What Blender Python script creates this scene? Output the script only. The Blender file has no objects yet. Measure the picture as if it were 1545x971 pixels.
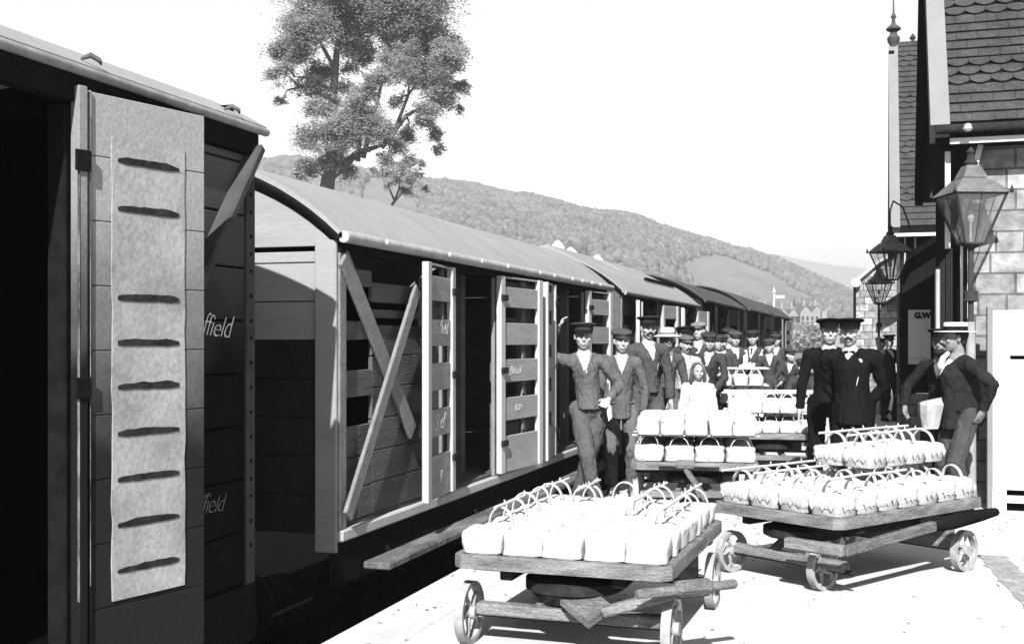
import bpy, bmesh, math, random
from mathutils import Vector, Matrix, noise
R_ = math.radians
random.seed(7)
scn = bpy.context.scene
col = scn.collection

# ------------------------------------------------------------------ camera, world, sun
CAMH = 1.6; FPX = 1750.0; TH = math.atan(557.5 / FPX); CT, ST = math.cos(TH), math.sin(TH); VH = 513.0
cam_d = bpy.data.cameras.new('camera'); cam = bpy.data.objects.new('camera', cam_d); col.objects.link(cam)
cam_d.sensor_width = 36; cam_d.lens = FPX / 1545 * 36; cam_d.shift_y = 27.5 / 1545
cam_d.clip_start = 0.05; cam_d.clip_end = 9000
cam.location = (0, 0, CAMH); cam.rotation_euler = (R_(90), 0, TH)
scn.camera = cam
SUN_AZ = math.atan2(0.15, -1.0)      # direction towards the sun, x,y = (.15,-1)
SUN_EL = R_(37)
sd = Vector((0.15, -1.0, 0)).normalized() * math.cos(SUN_EL) + Vector((0, 0, math.sin(SUN_EL)))
w = bpy.data.worlds.new('World'); scn.world = w; w.use_nodes = True
nt = w.node_tree; nt.nodes.clear()
out = nt.nodes.new('ShaderNodeOutputWorld'); bg = nt.nodes.new('ShaderNodeBackground')
sky = nt.nodes.new('ShaderNodeTexSky'); sky.sky_type = 'NISHITA'; sky.sun_disc = False
sky.sun_elevation = SUN_EL; sky.sun_rotation = math.atan2(sd.x, sd.y); sky.dust_density = 0.3; sky.air_density = 2.0; sky.ozone_density = 3.0
bw = nt.nodes.new('ShaderNodeRGBToBW')
nt.links.new(sky.outputs[0], bw.inputs[0]); nt.links.new(bw.outputs[0], bg.inputs[0]); bg.inputs[1].default_value = 0.064
nt.links.new(bg.outputs[0], out.inputs[0])
sl = bpy.data.lights.new('sun', 'SUN'); sl.energy = 5.0; sl.angle = R_(0.5); sl.color = (1, 1, 1)
so = bpy.data.objects.new('sun', sl); col.objects.link(so)
so.rotation_euler = sd.to_track_quat('Z', 'Y').to_euler()
vs = scn.view_settings; vs.view_transform = 'Standard'; vs.look = 'None'; vs.gamma = 1.0; vs.use_curve_mapping = False
vs.exposure = 1.7
try:
    scn.cycles.max_bounces = 5; scn.cycles.diffuse_bounces = 3; scn.cycles.transparent_max_bounces = 6
except Exception: pass

# ------------------------------------------------------------------ helpers
def PD(u, d, z=0.0):
    """world point seen in column u at view depth d, height z"""
    lat = (u - 772.5) / FPX * d
    return Vector((CT * lat - ST * d, ST * lat + CT * d, z))
def PZ(u, v, z=0.0):
    return PD(u, (CAMH - z) * FPX / (v - VH), z)
def sm(a, b, x):
    t = max(0.0, min(1.0, (x - a) / (b - a))); return t * t * (3 - 2 * t)

MATS = {}
def gray(name, v, var=0.15, scale=6.0, rough=0.85, bump=0.0, bscale=None, stretch=(1, 1, 1), fine=0.0, spec=0.0, metal=0.0):
    if name in MATS: return MATS[name]
    v *= .55
    m = bpy.data.materials.new(name); m.use_nodes = True; t = m.node_tree; b = t.nodes['Principled BSDF']
    tc = t.nodes.new('ShaderNodeTexCoord'); mp = t.nodes.new('ShaderNodeMapping'); mp.inputs['Scale'].default_value = stretch
    t.links.new(tc.outputs['Object'], mp.inputs[0])
    n = t.nodes.new('ShaderNodeTexNoise'); n.inputs['Scale'].default_value = scale; n.inputs['Detail'].default_value = 6; n.inputs['Roughness'].default_value = 0.65
    t.links.new(mp.outputs[0], n.inputs['Vector'])
    r = t.nodes.new('ShaderNodeMapRange'); r.inputs[1].default_value = 0.3; r.inputs[2].default_value = 0.7
    r.inputs[3].default_value = v * (1 - var); r.inputs[4].default_value = v * (1 + var)
    t.links.new(n.outputs[0], r.inputs[0]); src = r.outputs[0]
    if fine > 0:
        n3 = t.nodes.new('ShaderNodeTexNoise'); n3.inputs['Scale'].default_value = scale * 14; n3.inputs['Detail'].default_value = 3
        t.links.new(mp.outputs[0], n3.inputs['Vector'])
        r3 = t.nodes.new('ShaderNodeMapRange'); r3.inputs[1].default_value = 0.3; r3.inputs[2].default_value = 0.7
        r3.inputs[3].default_value = 1 - fine; r3.inputs[4].default_value = 1 + fine
        t.links.new(n3.outputs[0], r3.inputs[0])
        mu = t.nodes.new('ShaderNodeMath'); mu.operation = 'MULTIPLY'
        t.links.new(src, mu.inputs[0]); t.links.new(r3.outputs[0], mu.inputs[1]); src = mu.outputs[0]
    t.links.new(src, b.inputs['Base Color'])
    b.inputs['Roughness'].default_value = rough; b.inputs['Specular IOR Level'].default_value = spec; b.inputs['Metallic'].default_value = metal
    if bump > 0:
        n2 = t.nodes.new('ShaderNodeTexNoise'); n2.inputs['Scale'].default_value = bscale or scale * 5; n2.inputs['Detail'].default_value = 5
        t.links.new(mp.outputs[0], n2.inputs['Vector'])
        bp = t.nodes.new('ShaderNodeBump'); bp.inputs['Strength'].default_value = bump; bp.inputs['Distance'].default_value = 0.02
        t.links.new(n2.outputs[0], bp.inputs['Height']); t.links.new(bp.outputs[0], b.inputs['Normal'])
    MATS[name] = m; return m

class MB:
    def __init__(s): s.v = []; s.f = []; s.c = []
    def add(s, vs, fs):
        o = len(s.v); s.c.append((o, len(s.f))); s.v += [tuple(p) for p in vs]; s.f += [tuple(i + o for i in f) for f in fs]; return s
    def box(s, c, sz, rot=None, bev=0.0, taper=1.0):
        hx, hy, hz = sz[0] / 2, sz[1] / 2, sz[2] / 2; c = Vector(c)
        if bev > 0:
            bev = min(bev, hx * .9, hy * .9, hz * .9)
            pts = []; 
            for sx in (-1, 1):
                for sy in (-1, 1):
                    for sz_ in (-1, 1):
                        pts += [(sx * (hx - bev), sy * (hy - bev), sz_ * hz), (sx * (hx - bev), sy * hy, sz_ * (hz - bev)), (sx * hx, sy * (hy - bev), sz_ * (hz - bev))]
            bm = bmesh.new()
            for p in pts: bm.verts.new(p)
            bmesh.ops.convex_hull(bm, input=bm.verts)
            bm.verts.index_update()
            vs_ = [v.co.copy() for v in bm.verts]; fs = [[v.index for v in f.verts] for f in bm.faces]; bm.free()
        else:
            vs_ = [Vector((sx * hx, sy * hy, sz_ * hz)) for sx in (-1, 1) for sy in (-1, 1) for sz_ in (-1, 1)]
            fs = [(0, 1, 3, 2), (4, 6, 7, 5), (0, 4, 5, 1), (2, 3, 7, 6), (0, 2, 6, 4), (1, 5, 7, 3)]
        if taper != 1.0:
            for p in vs_:
                k = 1 + (taper - 1) * (0.5 - p.z / (2 * hz)) ; p.x *= k; p.y *= k
        if rot is not None: vs_ = [rot @ p for p in vs_]
        return s.add([p + c for p in vs_], fs)
    def bx(s, x0, x1, y0, y1, z0, z1, bev=0.0):
        return s.box(((x0 + x1) / 2, (y0 + y1) / 2, (z0 + z1) / 2), (abs(x1 - x0), abs(y1 - y0), abs(z1 - z0)), bev=bev)
    def beam(s, p0, p1, w, h, up=(0, 0, 1), bev=0.0):
        p0 = Vector(p0); p1 = Vector(p1); d = p1 - p0; L = d.length; d.normalize(); up = Vector(up)
        if abs(d.dot(up)) > .99: up = Vector((1, 0, 0))
        sdv = d.cross(up).normalized(); u2 = sdv.cross(d).normalized()
        M = Matrix((sdv, d, u2)).transposed()
        return s.box((p0 + p1) / 2, (w, L, h), rot=M, bev=bev)
    def tube(s, pts, r, n=8, cap=True, flat=1.0):
        pts = [Vector(p) for p in pts]; m = len(pts)
        rs = r if isinstance(r, (list, tuple)) else [r] * m
        vs_ = []; fs = []; prev = None
        for i, p in enumerate(pts):
            t = (pts[min(i + 1, m - 1)] - pts[max(i - 1, 0)]);
            if t.length < 1e-9: t = Vector((0, 0, 1))
            t.normalize()
            if prev is None:
                a = Vector((0, 0, 1)) if abs(t.z) < .9 else Vector((1, 0, 0)); nx = t.cross(a).normalized()
            else: nx = (prev - t * prev.dot(t)).normalized()
            prev = nx; ny = t.cross(nx)
            for k in range(n):
                a = 2 * math.pi * k / n; vs_.append(p + nx * math.cos(a) * rs[i] + ny * math.sin(a) * rs[i] * flat)
        for i in range(m - 1):
            for k in range(n):
                k2 = (k + 1) % n; fs.append((i * n + k, i * n + k2, (i + 1) * n + k2, (i + 1) * n + k))
        if cap: fs.append(tuple(range(n - 1, -1, -1))); fs.append(tuple((m - 1) * n + k for k in range(n)))
        return s.add(vs_, fs)
    def lathe(s, prof, c=(0, 0, 0), n=24, rot=None, cap=True, sx=1.0, sy=1.0):
        c = Vector(c); vs_ = []; fs = []
        for (r, z) in prof:
            for k in range(n):
                a = 2 * math.pi * k / n; p = Vector((max(r, 1e-4) * math.cos(a) * sx, max(r, 1e-4) * math.sin(a) * sy, z))
                if rot is not None: p = rot @ p
                vs_.append(p + c)
        m = len(prof)
        for i in range(m - 1):
            for k in range(n):
                k2 = (k + 1) % n; fs.append((i * n + k, i * n + k2, (i + 1) * n + k2, (i + 1) * n + k))
        if cap: fs.append(tuple(range(n - 1, -1, -1))); fs.append(tuple((m - 1) * n + k for k in range(n)))
        return s.add(vs_, fs)
    def ell(s, c, r, rot=None, n=14, m=10):
        prof = [(math.sin(math.pi * i / m), -math.cos(math.pi * i / m)) for i in range(m + 1)]
        c = Vector(c); vs_ = []; fs = []
        for (q, z) in prof:
            for k in range(n):
                a = 2 * math.pi * k / n; p = Vector((max(q, 1e-3) * math.cos(a) * r[0], max(q, 1e-3) * math.sin(a) * r[1], z * r[2]))
                if rot is not None: p = rot @ p
                vs_.append(p + c)
        for i in range(m):
            for k in range(n):
                k2 = (k + 1) % n; fs.append((i * n + k, i * n + k2, (i + 1) * n + k2, (i + 1) * n + k))
        fs.append(tuple(range(n - 1, -1, -1))); fs.append(tuple(m * n + k for k in range(n)))
        return s.add(vs_, fs)
    def cap(s, p0, p1, r0, r1=None, n=12, flat=1.0):
        r1 = r0 if r1 is None else r1; p0 = Vector(p0); p1 = Vector(p1); d = p1 - p0; L = d.length
        if L < 1e-6: return s.ell(p0, (r0, r0, r0))
        dn = d / L; pts = []; rs = []
        for i in range(5): a = math.pi / 2 * (1 - i / 4); pts.append(p0 - dn * r0 * math.sin(a)); rs.append(max(r0 * math.cos(a), 1e-3))
        for i in range(1, 6):
            a = math.pi / 2 * ((i - 1) / 4); pts.append(p1 + dn * r1 * math.sin(a)); rs.append(max(r1 * math.cos(a), 1e-3))
        return s.tube(pts, rs, n=n, flat=flat)
    def poly(s, pts, ext):
        """closed polygon (list of Vectors) extruded by vector ext"""
        n = len(pts); ext = Vector(ext); vs_ = [Vector(p) for p in pts] + [Vector(p) + ext for p in pts]
        fs = [tuple(range(n)), tuple(range(2 * n - 1, n - 1, -1))] + [(i, i + n, (i + 1) % n + n, (i + 1) % n) for i in range(n)]
        return s.add(vs_, fs)
    def xf(s, M): s.v = [tuple(M @ Vector(p)) for p in s.v]; return s
    def mesh(s, name, fix=True):
        me = bpy.data.meshes.new(name); me.from_pydata(s.v, [], s.f)
        if fix:
            bm = bmesh.new(); bm.from_mesh(me); bmesh.ops.recalc_face_normals(bm, faces=bm.faces); bm.to_mesh(me); bm.free()
        me.update(); return me
    def build(s, name, mat, parent=None, smooth=None, fix=True):
        me = s.mesh(name, fix); me.materials.append(mat)
        if smooth:
            me.shade_smooth()
            try: me.set_sharp_from_angle(angle=R_(smooth))
            except Exception: pass
        o = bpy.data.objects.new(name, me); col.objects.link(o)
        if parent is not None: o.parent = parent
        return o
def each(b, name, mat, parent, k=1, smooth=None):
    """build every k consecutive shapes of b as an object of its own"""
    out_ = []; cs = b.c + [(len(b.v), len(b.f))]
    for i in range(0, len(b.c), k):
        a, c_ = cs[i], cs[min(i + k, len(b.c))]; q = MB(); q.v = b.v[a[0]:c_[0]]; q.f = [tuple(x - a[0] for x in f) for f in b.f[a[1]:c_[1]]]
        out_.append(q.build(name, mat, parent, smooth))
    return out_
def tag(o, label=None, cat=None, group=None, kind=None):
    if label: o['label'] = label
    if cat: o['category'] = cat
    if group: o['group'] = group
    if kind: o['kind'] = kind
    return o
def empty(name, loc=(0, 0, 0), rz=0.0, label=None, cat=None, group=None):
    o = bpy.data.objects.new(name, None); col.objects.link(o); o.location = loc; o.rotation_euler = (0, 0, rz)
    o.empty_display_size = .2; return tag(o, label, cat, group)
def kids(o): return [c for c in bpy.data.objects if c.parent == o]
def copy_tree(o, parent=None, ks=None):
    c = o.copy(); col.objects.link(c)
    if parent is not None: c.parent = parent
    for ch in (ks if ks is not None else kids(o)): copy_tree(ch, c)
    return c
ORD = ['first', 'second', 'third', 'fourth', 'fifth', 'sixth', 'seventh', 'eighth', 'ninth', 'tenth', 'eleventh', 'twelfth']

# ------------------------------------------------------------------ materials
m_conc = gray('platform_concrete', .60, .09, 1.3, .9, .12, 12, fine=.04)
m_cope = gray('coping_stone', .60, .12, 3, .9, .3, 25, fine=.08)
m_track = gray('ballast', .007, .5, 12, .95, 1.0, 30)
m_rail = gray('rail_steel', .06, .3, 8, .5)
m_dkpaint = gray('dark_van_paint', .022, .45, 2.2, .7, .25, 30, stretch=(3, .35, 1), fine=.25)
m_blk = gray('unlit_black', .004, .3, 5, .95)  # near-black stands in for the shade inside vans and behind gaps
m_tar = gray('black_iron', .012, .4, 12, .6, .2, 40)
m_door1 = gray('worn_door_paint', .30, .2, 2.5, .8, .3, 40, stretch=(2, 2, .5), fine=.15)
m_door1d = gray('dark_door_paint', .10, .45, 3, .8, .3, 40, stretch=(2, 2, .5), fine=.2)
m_limed = gray('limewashed_panel', .34, .28, 3.5, .9, .12, 50, fine=.16)
m_soot = gray('sooty_louvre', .03, .6, 20, .9)
m_vroof = gray('van_roof_canvas', .33, .10, 2.5, .85, .15, 30, fine=.05)
m_vroofd = gray('grimy_roof_canvas', .10, .3, 2.5, .9, .15, 30)
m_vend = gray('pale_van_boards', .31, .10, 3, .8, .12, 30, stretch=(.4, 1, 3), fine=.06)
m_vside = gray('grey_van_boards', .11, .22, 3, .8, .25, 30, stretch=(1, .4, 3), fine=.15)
m_vleaf = gray('door_boards', .34, .16, 4, .8, .25, 40, stretch=(1, .6, 3), fine=.10)
m_stile = gray('bare_door_edge', .46, .10, 8, .8, .2, 40, stretch=(3, 3, .4), fine=.08)
m_brace = gray('brace_timber', .22, .2, 8, .8, .25, 40, fine=.15)
m_chalk = gray('chalk', .75, .2, 60, .95)
m_wood = gray('trolley_timber', .15, .6, 5, .8, .5, 50, stretch=(1, .5, 2.5), fine=.35)
m_woodl = gray('worn_trolley_rail', .20, .55, 6, .8, .5, 40, stretch=(.6, .6, 3), fine=.35)
m_iron = gray('worn_iron', .36, .35, 14, .7, .2, 60)
m_irond = gray('dark_iron', .03, .4, 20, .6, .2, 60)
m_paper = gray('white_paper', .60, .06, 9, .85, .35, 18)
m_chip = gray('chip_basket_wood', .42, .35, 25, .85, .4, 60)
m_stick = gray('peeled_stick', .58, .15, 20, .8)
m_skin = gray('skin', .42, .08, 20, .6, .1, 60)
m_skind = gray('tanned_skin', .25, .10, 20, .6, .1, 60)
m_hair = gray('dark_hair', .03, .4, 40, .7, .5, 120)
m_hairl = gray('brown_hair', .09, .4, 40, .7, .5, 120)
m_eye = gray('eye_dark', .02, .1, 10, .3)
m_cream = gray('shirt_white', .72, .06, 18, .85, .5, 20)
def cloth(v):
    return gray('cloth_%03d' % int(v * 1000), v * 1.05, .22, 9, .92, .6, 16, fine=.18)
m_stone = None

# ------------------------------------------------------------------ setting : platform, track, terrain
EDGE = -2.83
b = MB()
ys = [-8 + i * 1.0 for i in range(0, 83)]
b.bx(EDGE + .42, 14, -8, 74, -.95, 0)
tag(b.build('platform', m_conc), kind='structure')
b = MB()
y = -8
while y < 74:
    L = 1.1 + random.random() * .3
    b.bx(EDGE, EDGE + .414, y, y + L - .012, -.14, .0, bev=.012); y += L
b.bx(EDGE + .05, EDGE + .41, -8, 74, -.95, -.15)
tag(b.build('platform_edge', m_cope), kind='structure')
# thin irregular films on the platform
def blob(cx, cy, rx, ry, rot, z, jit=.25, n=30):
    pts = []
    for k in range(n):
        a = 2 * math.pi * k / n; rr = 1 + jit * noise.noise(Vector((math.cos(a) * 2.3 + cx, math.sin(a) * 2.3 + cy, 3)))* 2
        x, y_ = math.cos(a) * rx * rr, math.sin(a) * ry * rr
        pts.append(Vector((cx + x * math.cos(rot) - y_ * math.sin(rot), cy + x * math.sin(rot) + y_ * math.cos(rot), z)))
    return pts
pa, pc = PZ(1496, 838), PZ(1600, 945)
b = MB(); dq = (pc - pa).normalized(); sq = Vector((dq.y, -dq.x, 0)); n_ = 26; vs_ = []
for i in range(n_ + 1):
    q = pa.lerp(pc, i / n_); ww = .10 + .03 * noise.noise(Vector((i * .7, 0, 0)))
    vs_ += [q - sq * ww + Vector((0, 0, .004)), q + sq * (ww + .02 * noise.noise(Vector((i * .9, 5, 0)))) + Vector((0, 0, .004))]
b.add(vs_, [(2 * i, 2 * i + 1, 2 * i + 3, 2 * i + 2) for i in range(n_)])
tag(b.build('dark_strip', gray('dark_strip_grey', .34, .4, 9, .8, fine=.3), fix=False), kind='structure')  # irregular strip darker than the platform around it

b = MB(); b.bx(-60, EDGE + .1, -20, 120, -1.2, -.97); tag(b.build('track_bed', m_track), kind='structure')
for k, X in enumerate((-3.62, -5.06, -8.0, -9.43)):
    o = tag(MB().bx(X - .035, X + .035, -20, 90, -.95, -.80).build('rail', m_rail), kind='structure')

lit = MB(); rl = random.Random(11)
for i in range(700):
    X_ = rl.uniform(EDGE + .05, 2.2); Y_ = rl.uniform(3.5, 22) ** 1.0; r_ = rl.uniform(.003, .010)
    if rl.random() < .3: a_ = rl.uniform(0, 3.1); lit.beam((X_, Y_, .004), (X_ + math.cos(a_) * r_ * 7, Y_ + math.sin(a_) * r_ * 7, .006), .004, .003)
    else: lit.box((X_, Y_, r_ * .4), (r_ * 2, r_ * 1.6, r_), rot=Matrix.Rotation(rl.uniform(0, 3), 3, 'Z'))
tag(lit.build('grit', gray('grit_and_straw', .25, .5, 30)), kind='stuff', label='loose grit and straw scattered on the platform', cat='litter')

# terrain heightfield (polar grid about the station)
SK = [(-400, .17), (0, .155), (385, .143), (500, .139), (650, .1265), (800, .114), (950, .095), (1060, .081), (1130, .072), (1200, .056), (1290, .036), (1340, .022), (1500, .012), (2200, .01)]
NBT = [(-400, 6.9), (500, 6.9), (650, 5.6), (800, 4.0), (950, 1.5), (1050, .2), (1100, 0), (2200, 0)]
def tab(T, u):
    if u <= T[0][0]: return T[0][1]
    for (a, x), (b_, y_) in zip(T, T[1:]):
        if u <= b_: return x + (y_ - x) * (u - a) / (b_ - a)
    return T[-1][1]
def hz(u, D, rough=True):
    nb = tab(NBT, u); s_ = tab(SK, u)
    z = -1.15 + (nb + 1.15) * sm(20, 60, D)
    top = s_ * 600 + CAMH
    z += (top - nb) * (sm(110 + 90 * sm(950, 1100, u), 600, D) ** 1.15)
    z += -12 * sm(620, 1100, D)
    if rough: z += noise.noise(Vector((u * .01, D * .01, 0))) * 3.0 * sm(120, 400, D) + noise.noise(Vector((u * .05, D * .04, 2))) * .7 * sm(90, 300, D)
    return z
vs_, fs = [], []
us = [-1400 + i * 20 for i in range(0, 190)]
Ds = [14 * (1.055 ** i) for i in range(0, 85)]
for D in Ds:
    for u in us:
        vs_.append(PD(u, D, hz(u, D)))
n = len(us)
for i in range(len(Ds) - 1):
    for k in range(n - 1): fs.append((i * n + k, i * n + k + 1, (i + 1) * n + k + 1, (i + 1) * n + k))
me = bpy.data.meshes.new('hillside'); me.from_pydata(vs_, [], fs); me.shade_smooth()
m_field = gray('pasture', .22, .25, .02, .95, .5, .6, fine=.15)
me.materials.append(m_field); hill = bpy.data.objects.new('hillside', me); col.objects.link(hill); tag(hill, kind='structure')
# cut the terrain down beneath platform and station: it lies below there
for v in me.vertices:
    if v.co.x > -11 and v.co.y < 95 and v.co.x < 60: v.co.z = min(v.co.z, -1.22)
# far ridge
vs_, fs = [], []
FR = [(-400, .02), (900, .05), (1100, .066), (1170, .070), (1230, .066), (1310, .060), (1400, .06), (2200, .055)]
Ds2 = [1500, 1700, 1900, 2100, 2300, 2600]
us2 = [600 + i * 14 for i in range(0, 110)]
for i, D in enumerate(Ds2):
    for u in us2:
        k = (0, .35, .7, .95, 1.0, .9)[i]
        vs_.append(PD(u, D, -5 + (tab(FR, u) * 2300 + 6) * k + noise.noise(Vector((u * .02, D * .003, 0))) * 9 * k + noise.noise(Vector((u * .12, D * .02, 0))) * 3 * k))
n = len(us2)
for i in range(5):
    for k in range(n - 1): fs.append((i * n + k, i * n + k + 1, (i + 1) * n + k + 1, (i + 1) * n + k))
me = bpy.data.meshes.new('far_ridge'); me.from_pydata(vs_, [], fs); me.shade_smooth(); me.materials.append(gray('far_heath', .20, .3, .012, .95, fine=.2))
o = bpy.data.objects.new('far_ridge', me); col.objects.link(o); tag(o, kind='structure')
# huge ground sheet
tag(MB().add([(-6000, -6000, -8), (6000, -6000, -8), (6000, 6000, -8), (-6000, 6000, -8)], [(0, 1, 2, 3)]).build('ground', gray('plain', .15, .2, .05)), kind='structure')

# far-off wood on the hillside: hundreds of crowns nobody could count
def crown_blob(b, c, r, seed):
    vs2, fs2 = [], []
    n, m = 6, 4
    for i in range(m + 1):
        ph = math.pi * i / m
        for k in range(n):
            a = 2 * math.pi * k / n
            d = Vector((math.sin(ph) * math.cos(a), math.sin(ph) * math.sin(a), math.cos(ph)))
            q = 1 + .45 * noise.noise(d * 1.7 + Vector((seed, seed * .7, 0)))
            vs2.append(Vector(c) + Vector((d.x * r * q, d.y * r * q, d.z * r * .9 * q)))
    for i in range(m):
        for k in range(n): k2 = (k + 1) % n; fs2.append((i * n + k, i * n + k2, (i + 1) * n + k2, (i + 1) * n + k))
    b.add(vs2, fs2)
b = MB(); rnd = random.Random(3); cnt = 0
while cnt < 27000:
    u = rnd.uniform(340, 1335)
    D = rnd.uniform(230, 640)
    fv = noise.noise(Vector((u * .006, D * .006, 5))) + .15 * rnd.random()
    dens = -0.15 if D > 330 else .08
    dens -= .12 * (1 - sm(640, 900, u)) if D > 300 else -.2 * (1 - sm(640, 900, u))
    # open fields on the lower right shoulder
    if 1075 < u < 1300 and 300 < D < 450 and abs(((u - 1075) * .35 + D - 300) % 46 - 23) > 7: continue
    if fv < dens: continue
    r = rnd.uniform(.9, 2.5) * (1.0 if D > 330 else .7)
    crown_blob(b, PD(u, D, hz(u, D) + r * .45), r, cnt * .37); cnt += 1
m_wood_far = gray('far_foliage', .15, .4, .08, .95, fine=.35)
o = b.build('hill_wood', m_wood_far, smooth=180, fix=False); tag(o, kind='stuff', label='dense wood covering the far hillside', cat='wood')

hzb = MB().bx(-2900, 2900, -120, 2900, -10, 185).build('haze', None or bpy.data.materials.new('haze_air'))
tag(hzb, kind='stuff'); hm = hzb.data.materials[0]; hm.use_nodes = True; ht = hm.node_tree; ht.nodes.clear()
ho_ = ht.nodes.new('ShaderNodeOutputMaterial'); pv = ht.nodes.new('ShaderNodeVolumePrincipled'); pv.inputs['Color'].default_value = (.9, .9, .9, 1); pv.inputs['Density'].default_value = .0008; pv.inputs['Anisotropy'].default_value = 0.2
ht.links.new(pv.outputs[0], ho_.inputs['Volume'])

# ------------------------------------------------------------------ trees beyond the train
m_leaf = gray('leaves', .62, .45, .9, .8, fine=.35)
def leafy(m):
    t = m.node_tree; b = t.nodes['Principled BSDF']; src = b.inputs['Base Color'].links[0].from_socket; o = [n for n in t.nodes if n.type == 'OUTPUT_MATERIAL'][0]
    tr = t.nodes.new('ShaderNodeBsdfTranslucent'); t.links.new(src, tr.inputs[0]); mx = t.nodes.new('ShaderNodeMixShader'); mx.inputs[0].default_value = .45
    t.links.new(b.outputs[0], mx.inputs[1]); t.links.new(tr.outputs[0], mx.inputs[2]); t.links.new(mx.outputs[0], o.inputs[0])
leafy(m_leaf)
m_bark = gray('bark', .16, .35, 5, .9, .6, 20)
def tree(name, base, D, clumps, trunk_pts, trunk_r, label, limbs, leaf=.15, dens=9.0, seed=1):
    rnd = random.Random(seed); k = D / FPX
    root = empty(name, base, 0, label, 'tree')
    def loc(u, v, off=0.0): return PD(u, D, CAMH + (VH - v) * k) - Vector(base) + Vector((-ST, CT, 0)) * off
    tb = MB(); pts = [loc(*p) for p in trunk_pts]; m = len(pts)
    tb.tube(pts, [trunk_r * (1 - .85 * i / (m - 1)) for i in range(m)], n=10)
    limb_pts = []
    for (a, c_, r0) in limbs:
        P0, P1 = loc(*a), loc(*c_); off = rnd.uniform(-1, 1) * 1.0
        mid = (P0 + P1) / 2 + Vector((0, 0, .12 * (P1 - P0).length)) + Vector((-ST, CT, 0)) * off * .4
        P1 = P1 + Vector((-ST, CT, 0)) * off
        tb.tube([P0, P0.lerp(mid, .55), mid, mid.lerp(P1, .6), P1], [r0, r0 * .8, r0 * .6, r0 * .4, r0 * .15], n=7)
        limb_pts += [mid, mid.lerp(P1, .5), P1]
    tb_pts = pts + limb_pts
    lb = MB(); vv = []; ff = []
    for (u, v, rp) in clumps:
        r = rp * k; off = rnd.uniform(-1, 1) * (2.2 if rp > 15 else .8); C = loc(u, v, off)
        # twig from nearest trunk point
        q = min(tb_pts, key=lambda p: (p - C).length)
        tb.tube([q, q.lerp(C, .5) + Vector((rnd.uniform(-.2, .2), rnd.uniform(-.2, .2), .15)), C], [.07 * trunk_r / .5, .045 * trunk_r / .5, .015], n=5)
        nsub = int(9 + rp * .5)
        for s_ in range(nsub):
            d = Vector((rnd.gauss(0, 1), rnd.gauss(0, 1), rnd.gauss(0, .8))); d.normalize(); d *= r * rnd.uniform(.35, 1.18)
            sc = C + d; sr = r * rnd.uniform(.30, .60)
            tb.tube([C, C.lerp(sc, .6) + Vector((0, 0, .05)), sc], [.02, .014, .006], n=4)
            nl = int(dens * 26 * (sr / .45) ** 2) + 6
            for l in range(nl):
                g = Vector((rnd.gauss(0, .72), rnd.gauss(0, .72), rnd.gauss(0, .42))) * sr
                g.z -= .25 * (g.x ** 2 + g.y ** 2) / max(sr, .1)
                p = sc + g; L = leaf * rnd.uniform(.6, 1.3)
                a = rnd.uniform(0, 6.28); t1 = Vector((math.cos(a), math.sin(a), rnd.uniform(-.6, .3))).normalized()
                t2 = t1.cross(Vector((rnd.uniform(-.5, .5), rnd.uniform(-.5, .5), 1))).normalized()
                o_ = len(vv)
                vv += [p - t1 * L * .5, p + t2 * L * .3, p + t1 * L * .5, p - t2 * L * .3]; ff.append((o_, o_ + 1, o_ + 2, o_ + 3))
    lb.add(vv, ff)
    tb.build('trunk', m_bark, root, smooth=60); lb.build('crown', m_leaf, root, fix=False)
    return root
big = [(450, 22, 30), (440, 72, 24), (475, 55, 26), (418, 78, 12), (430, 118, 16), (455, 128, 14), (425, 150, 8), (475, 128, 18), (520, 22, 34), (572, 12, 38), (632, 2, 44), (482, -8, 36), (552, -42, 50), (620, -50, 48), (500, -60, 45), (655, 50, 30), (680, 95, 22), (697, 135, 12),
       (648, 110, 24), (668, 150, 20), (615, 118, 18), (560, 150, 18), (548, 178, 24), (505, 182, 22), (522, 210, 26), (482, 215, 20), (462, 245, 14), (448, 262, 9), (578, 208, 20), (604, 222, 14), (622, 242, 9), (640, 175, 16), (655, 205, 12), (662, 225, 8), (600, 50, 26), (545, 75, 16),
       (500, 250, 16), (472, 262, 9), (500, 150, 14), (620, 80, 18), (530, 60, 24), (590, 100, 20), (575, 130, 16), (500, 215, 20), (480, 165, 18), (640, 60, 28), (662, 118, 22), (520, 250, 14), (608, 195, 16), (560, 185, 20), (480, 100, 20), (458, 92, 16), (600, 150, 12), (690, 95, 12), (652, 175, 16), (530, 100, 10), (690, 160, 7), (585, 240, 12), (520, 130, 12)]
bp = PD(492, 60, hz(492, 60) - .3)
tree('broadleaf_tree', bp, 60, big, [(490, 310), (492, 292), (495, 272), (499, 255), (501, 200), (503, 140), (508, 80), (516, 20), (520, -40)], .46,
     'tall spreading broadleaf tree on the bank beyond the train', [((496, 268), (585, 215), .28), ((575, 222), (650, 150), .18), ((500, 255), (462, 240), .12), ((503, 140), (440, 110), .14), ((540, 243), (550, 120), .14), ((548, 238), (600, 60), .14), ((503, 100), (460, 40), .12), ((508, 60), (560, 0), .14), ((590, 212), (640, 100), .12), ((501, 190), (450, 130), .1)], leaf=.15, dens=13, seed=5)
sp = PD(587, 50, hz(587, 50) - .2)
tree('small_tree', sp, 50, [(600, 262, 14), (577, 258, 9), (628, 262, 10), (641, 284, 6), (612, 287, 9), (588, 280, 7), (564, 254, 6), (605, 244, 11), (622, 274, 8), (583, 240, 8), (636, 250, 7)], [(586, 328), (588, 315), (596, 302), (602, 285), (603, 268)], .10,
     'small wispy tree just right of the tall tree on the bank', [((592, 308), (620, 285), .05), ((595, 302), (580, 275), .05)], leaf=.10, dens=34.0, seed=9)
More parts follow.
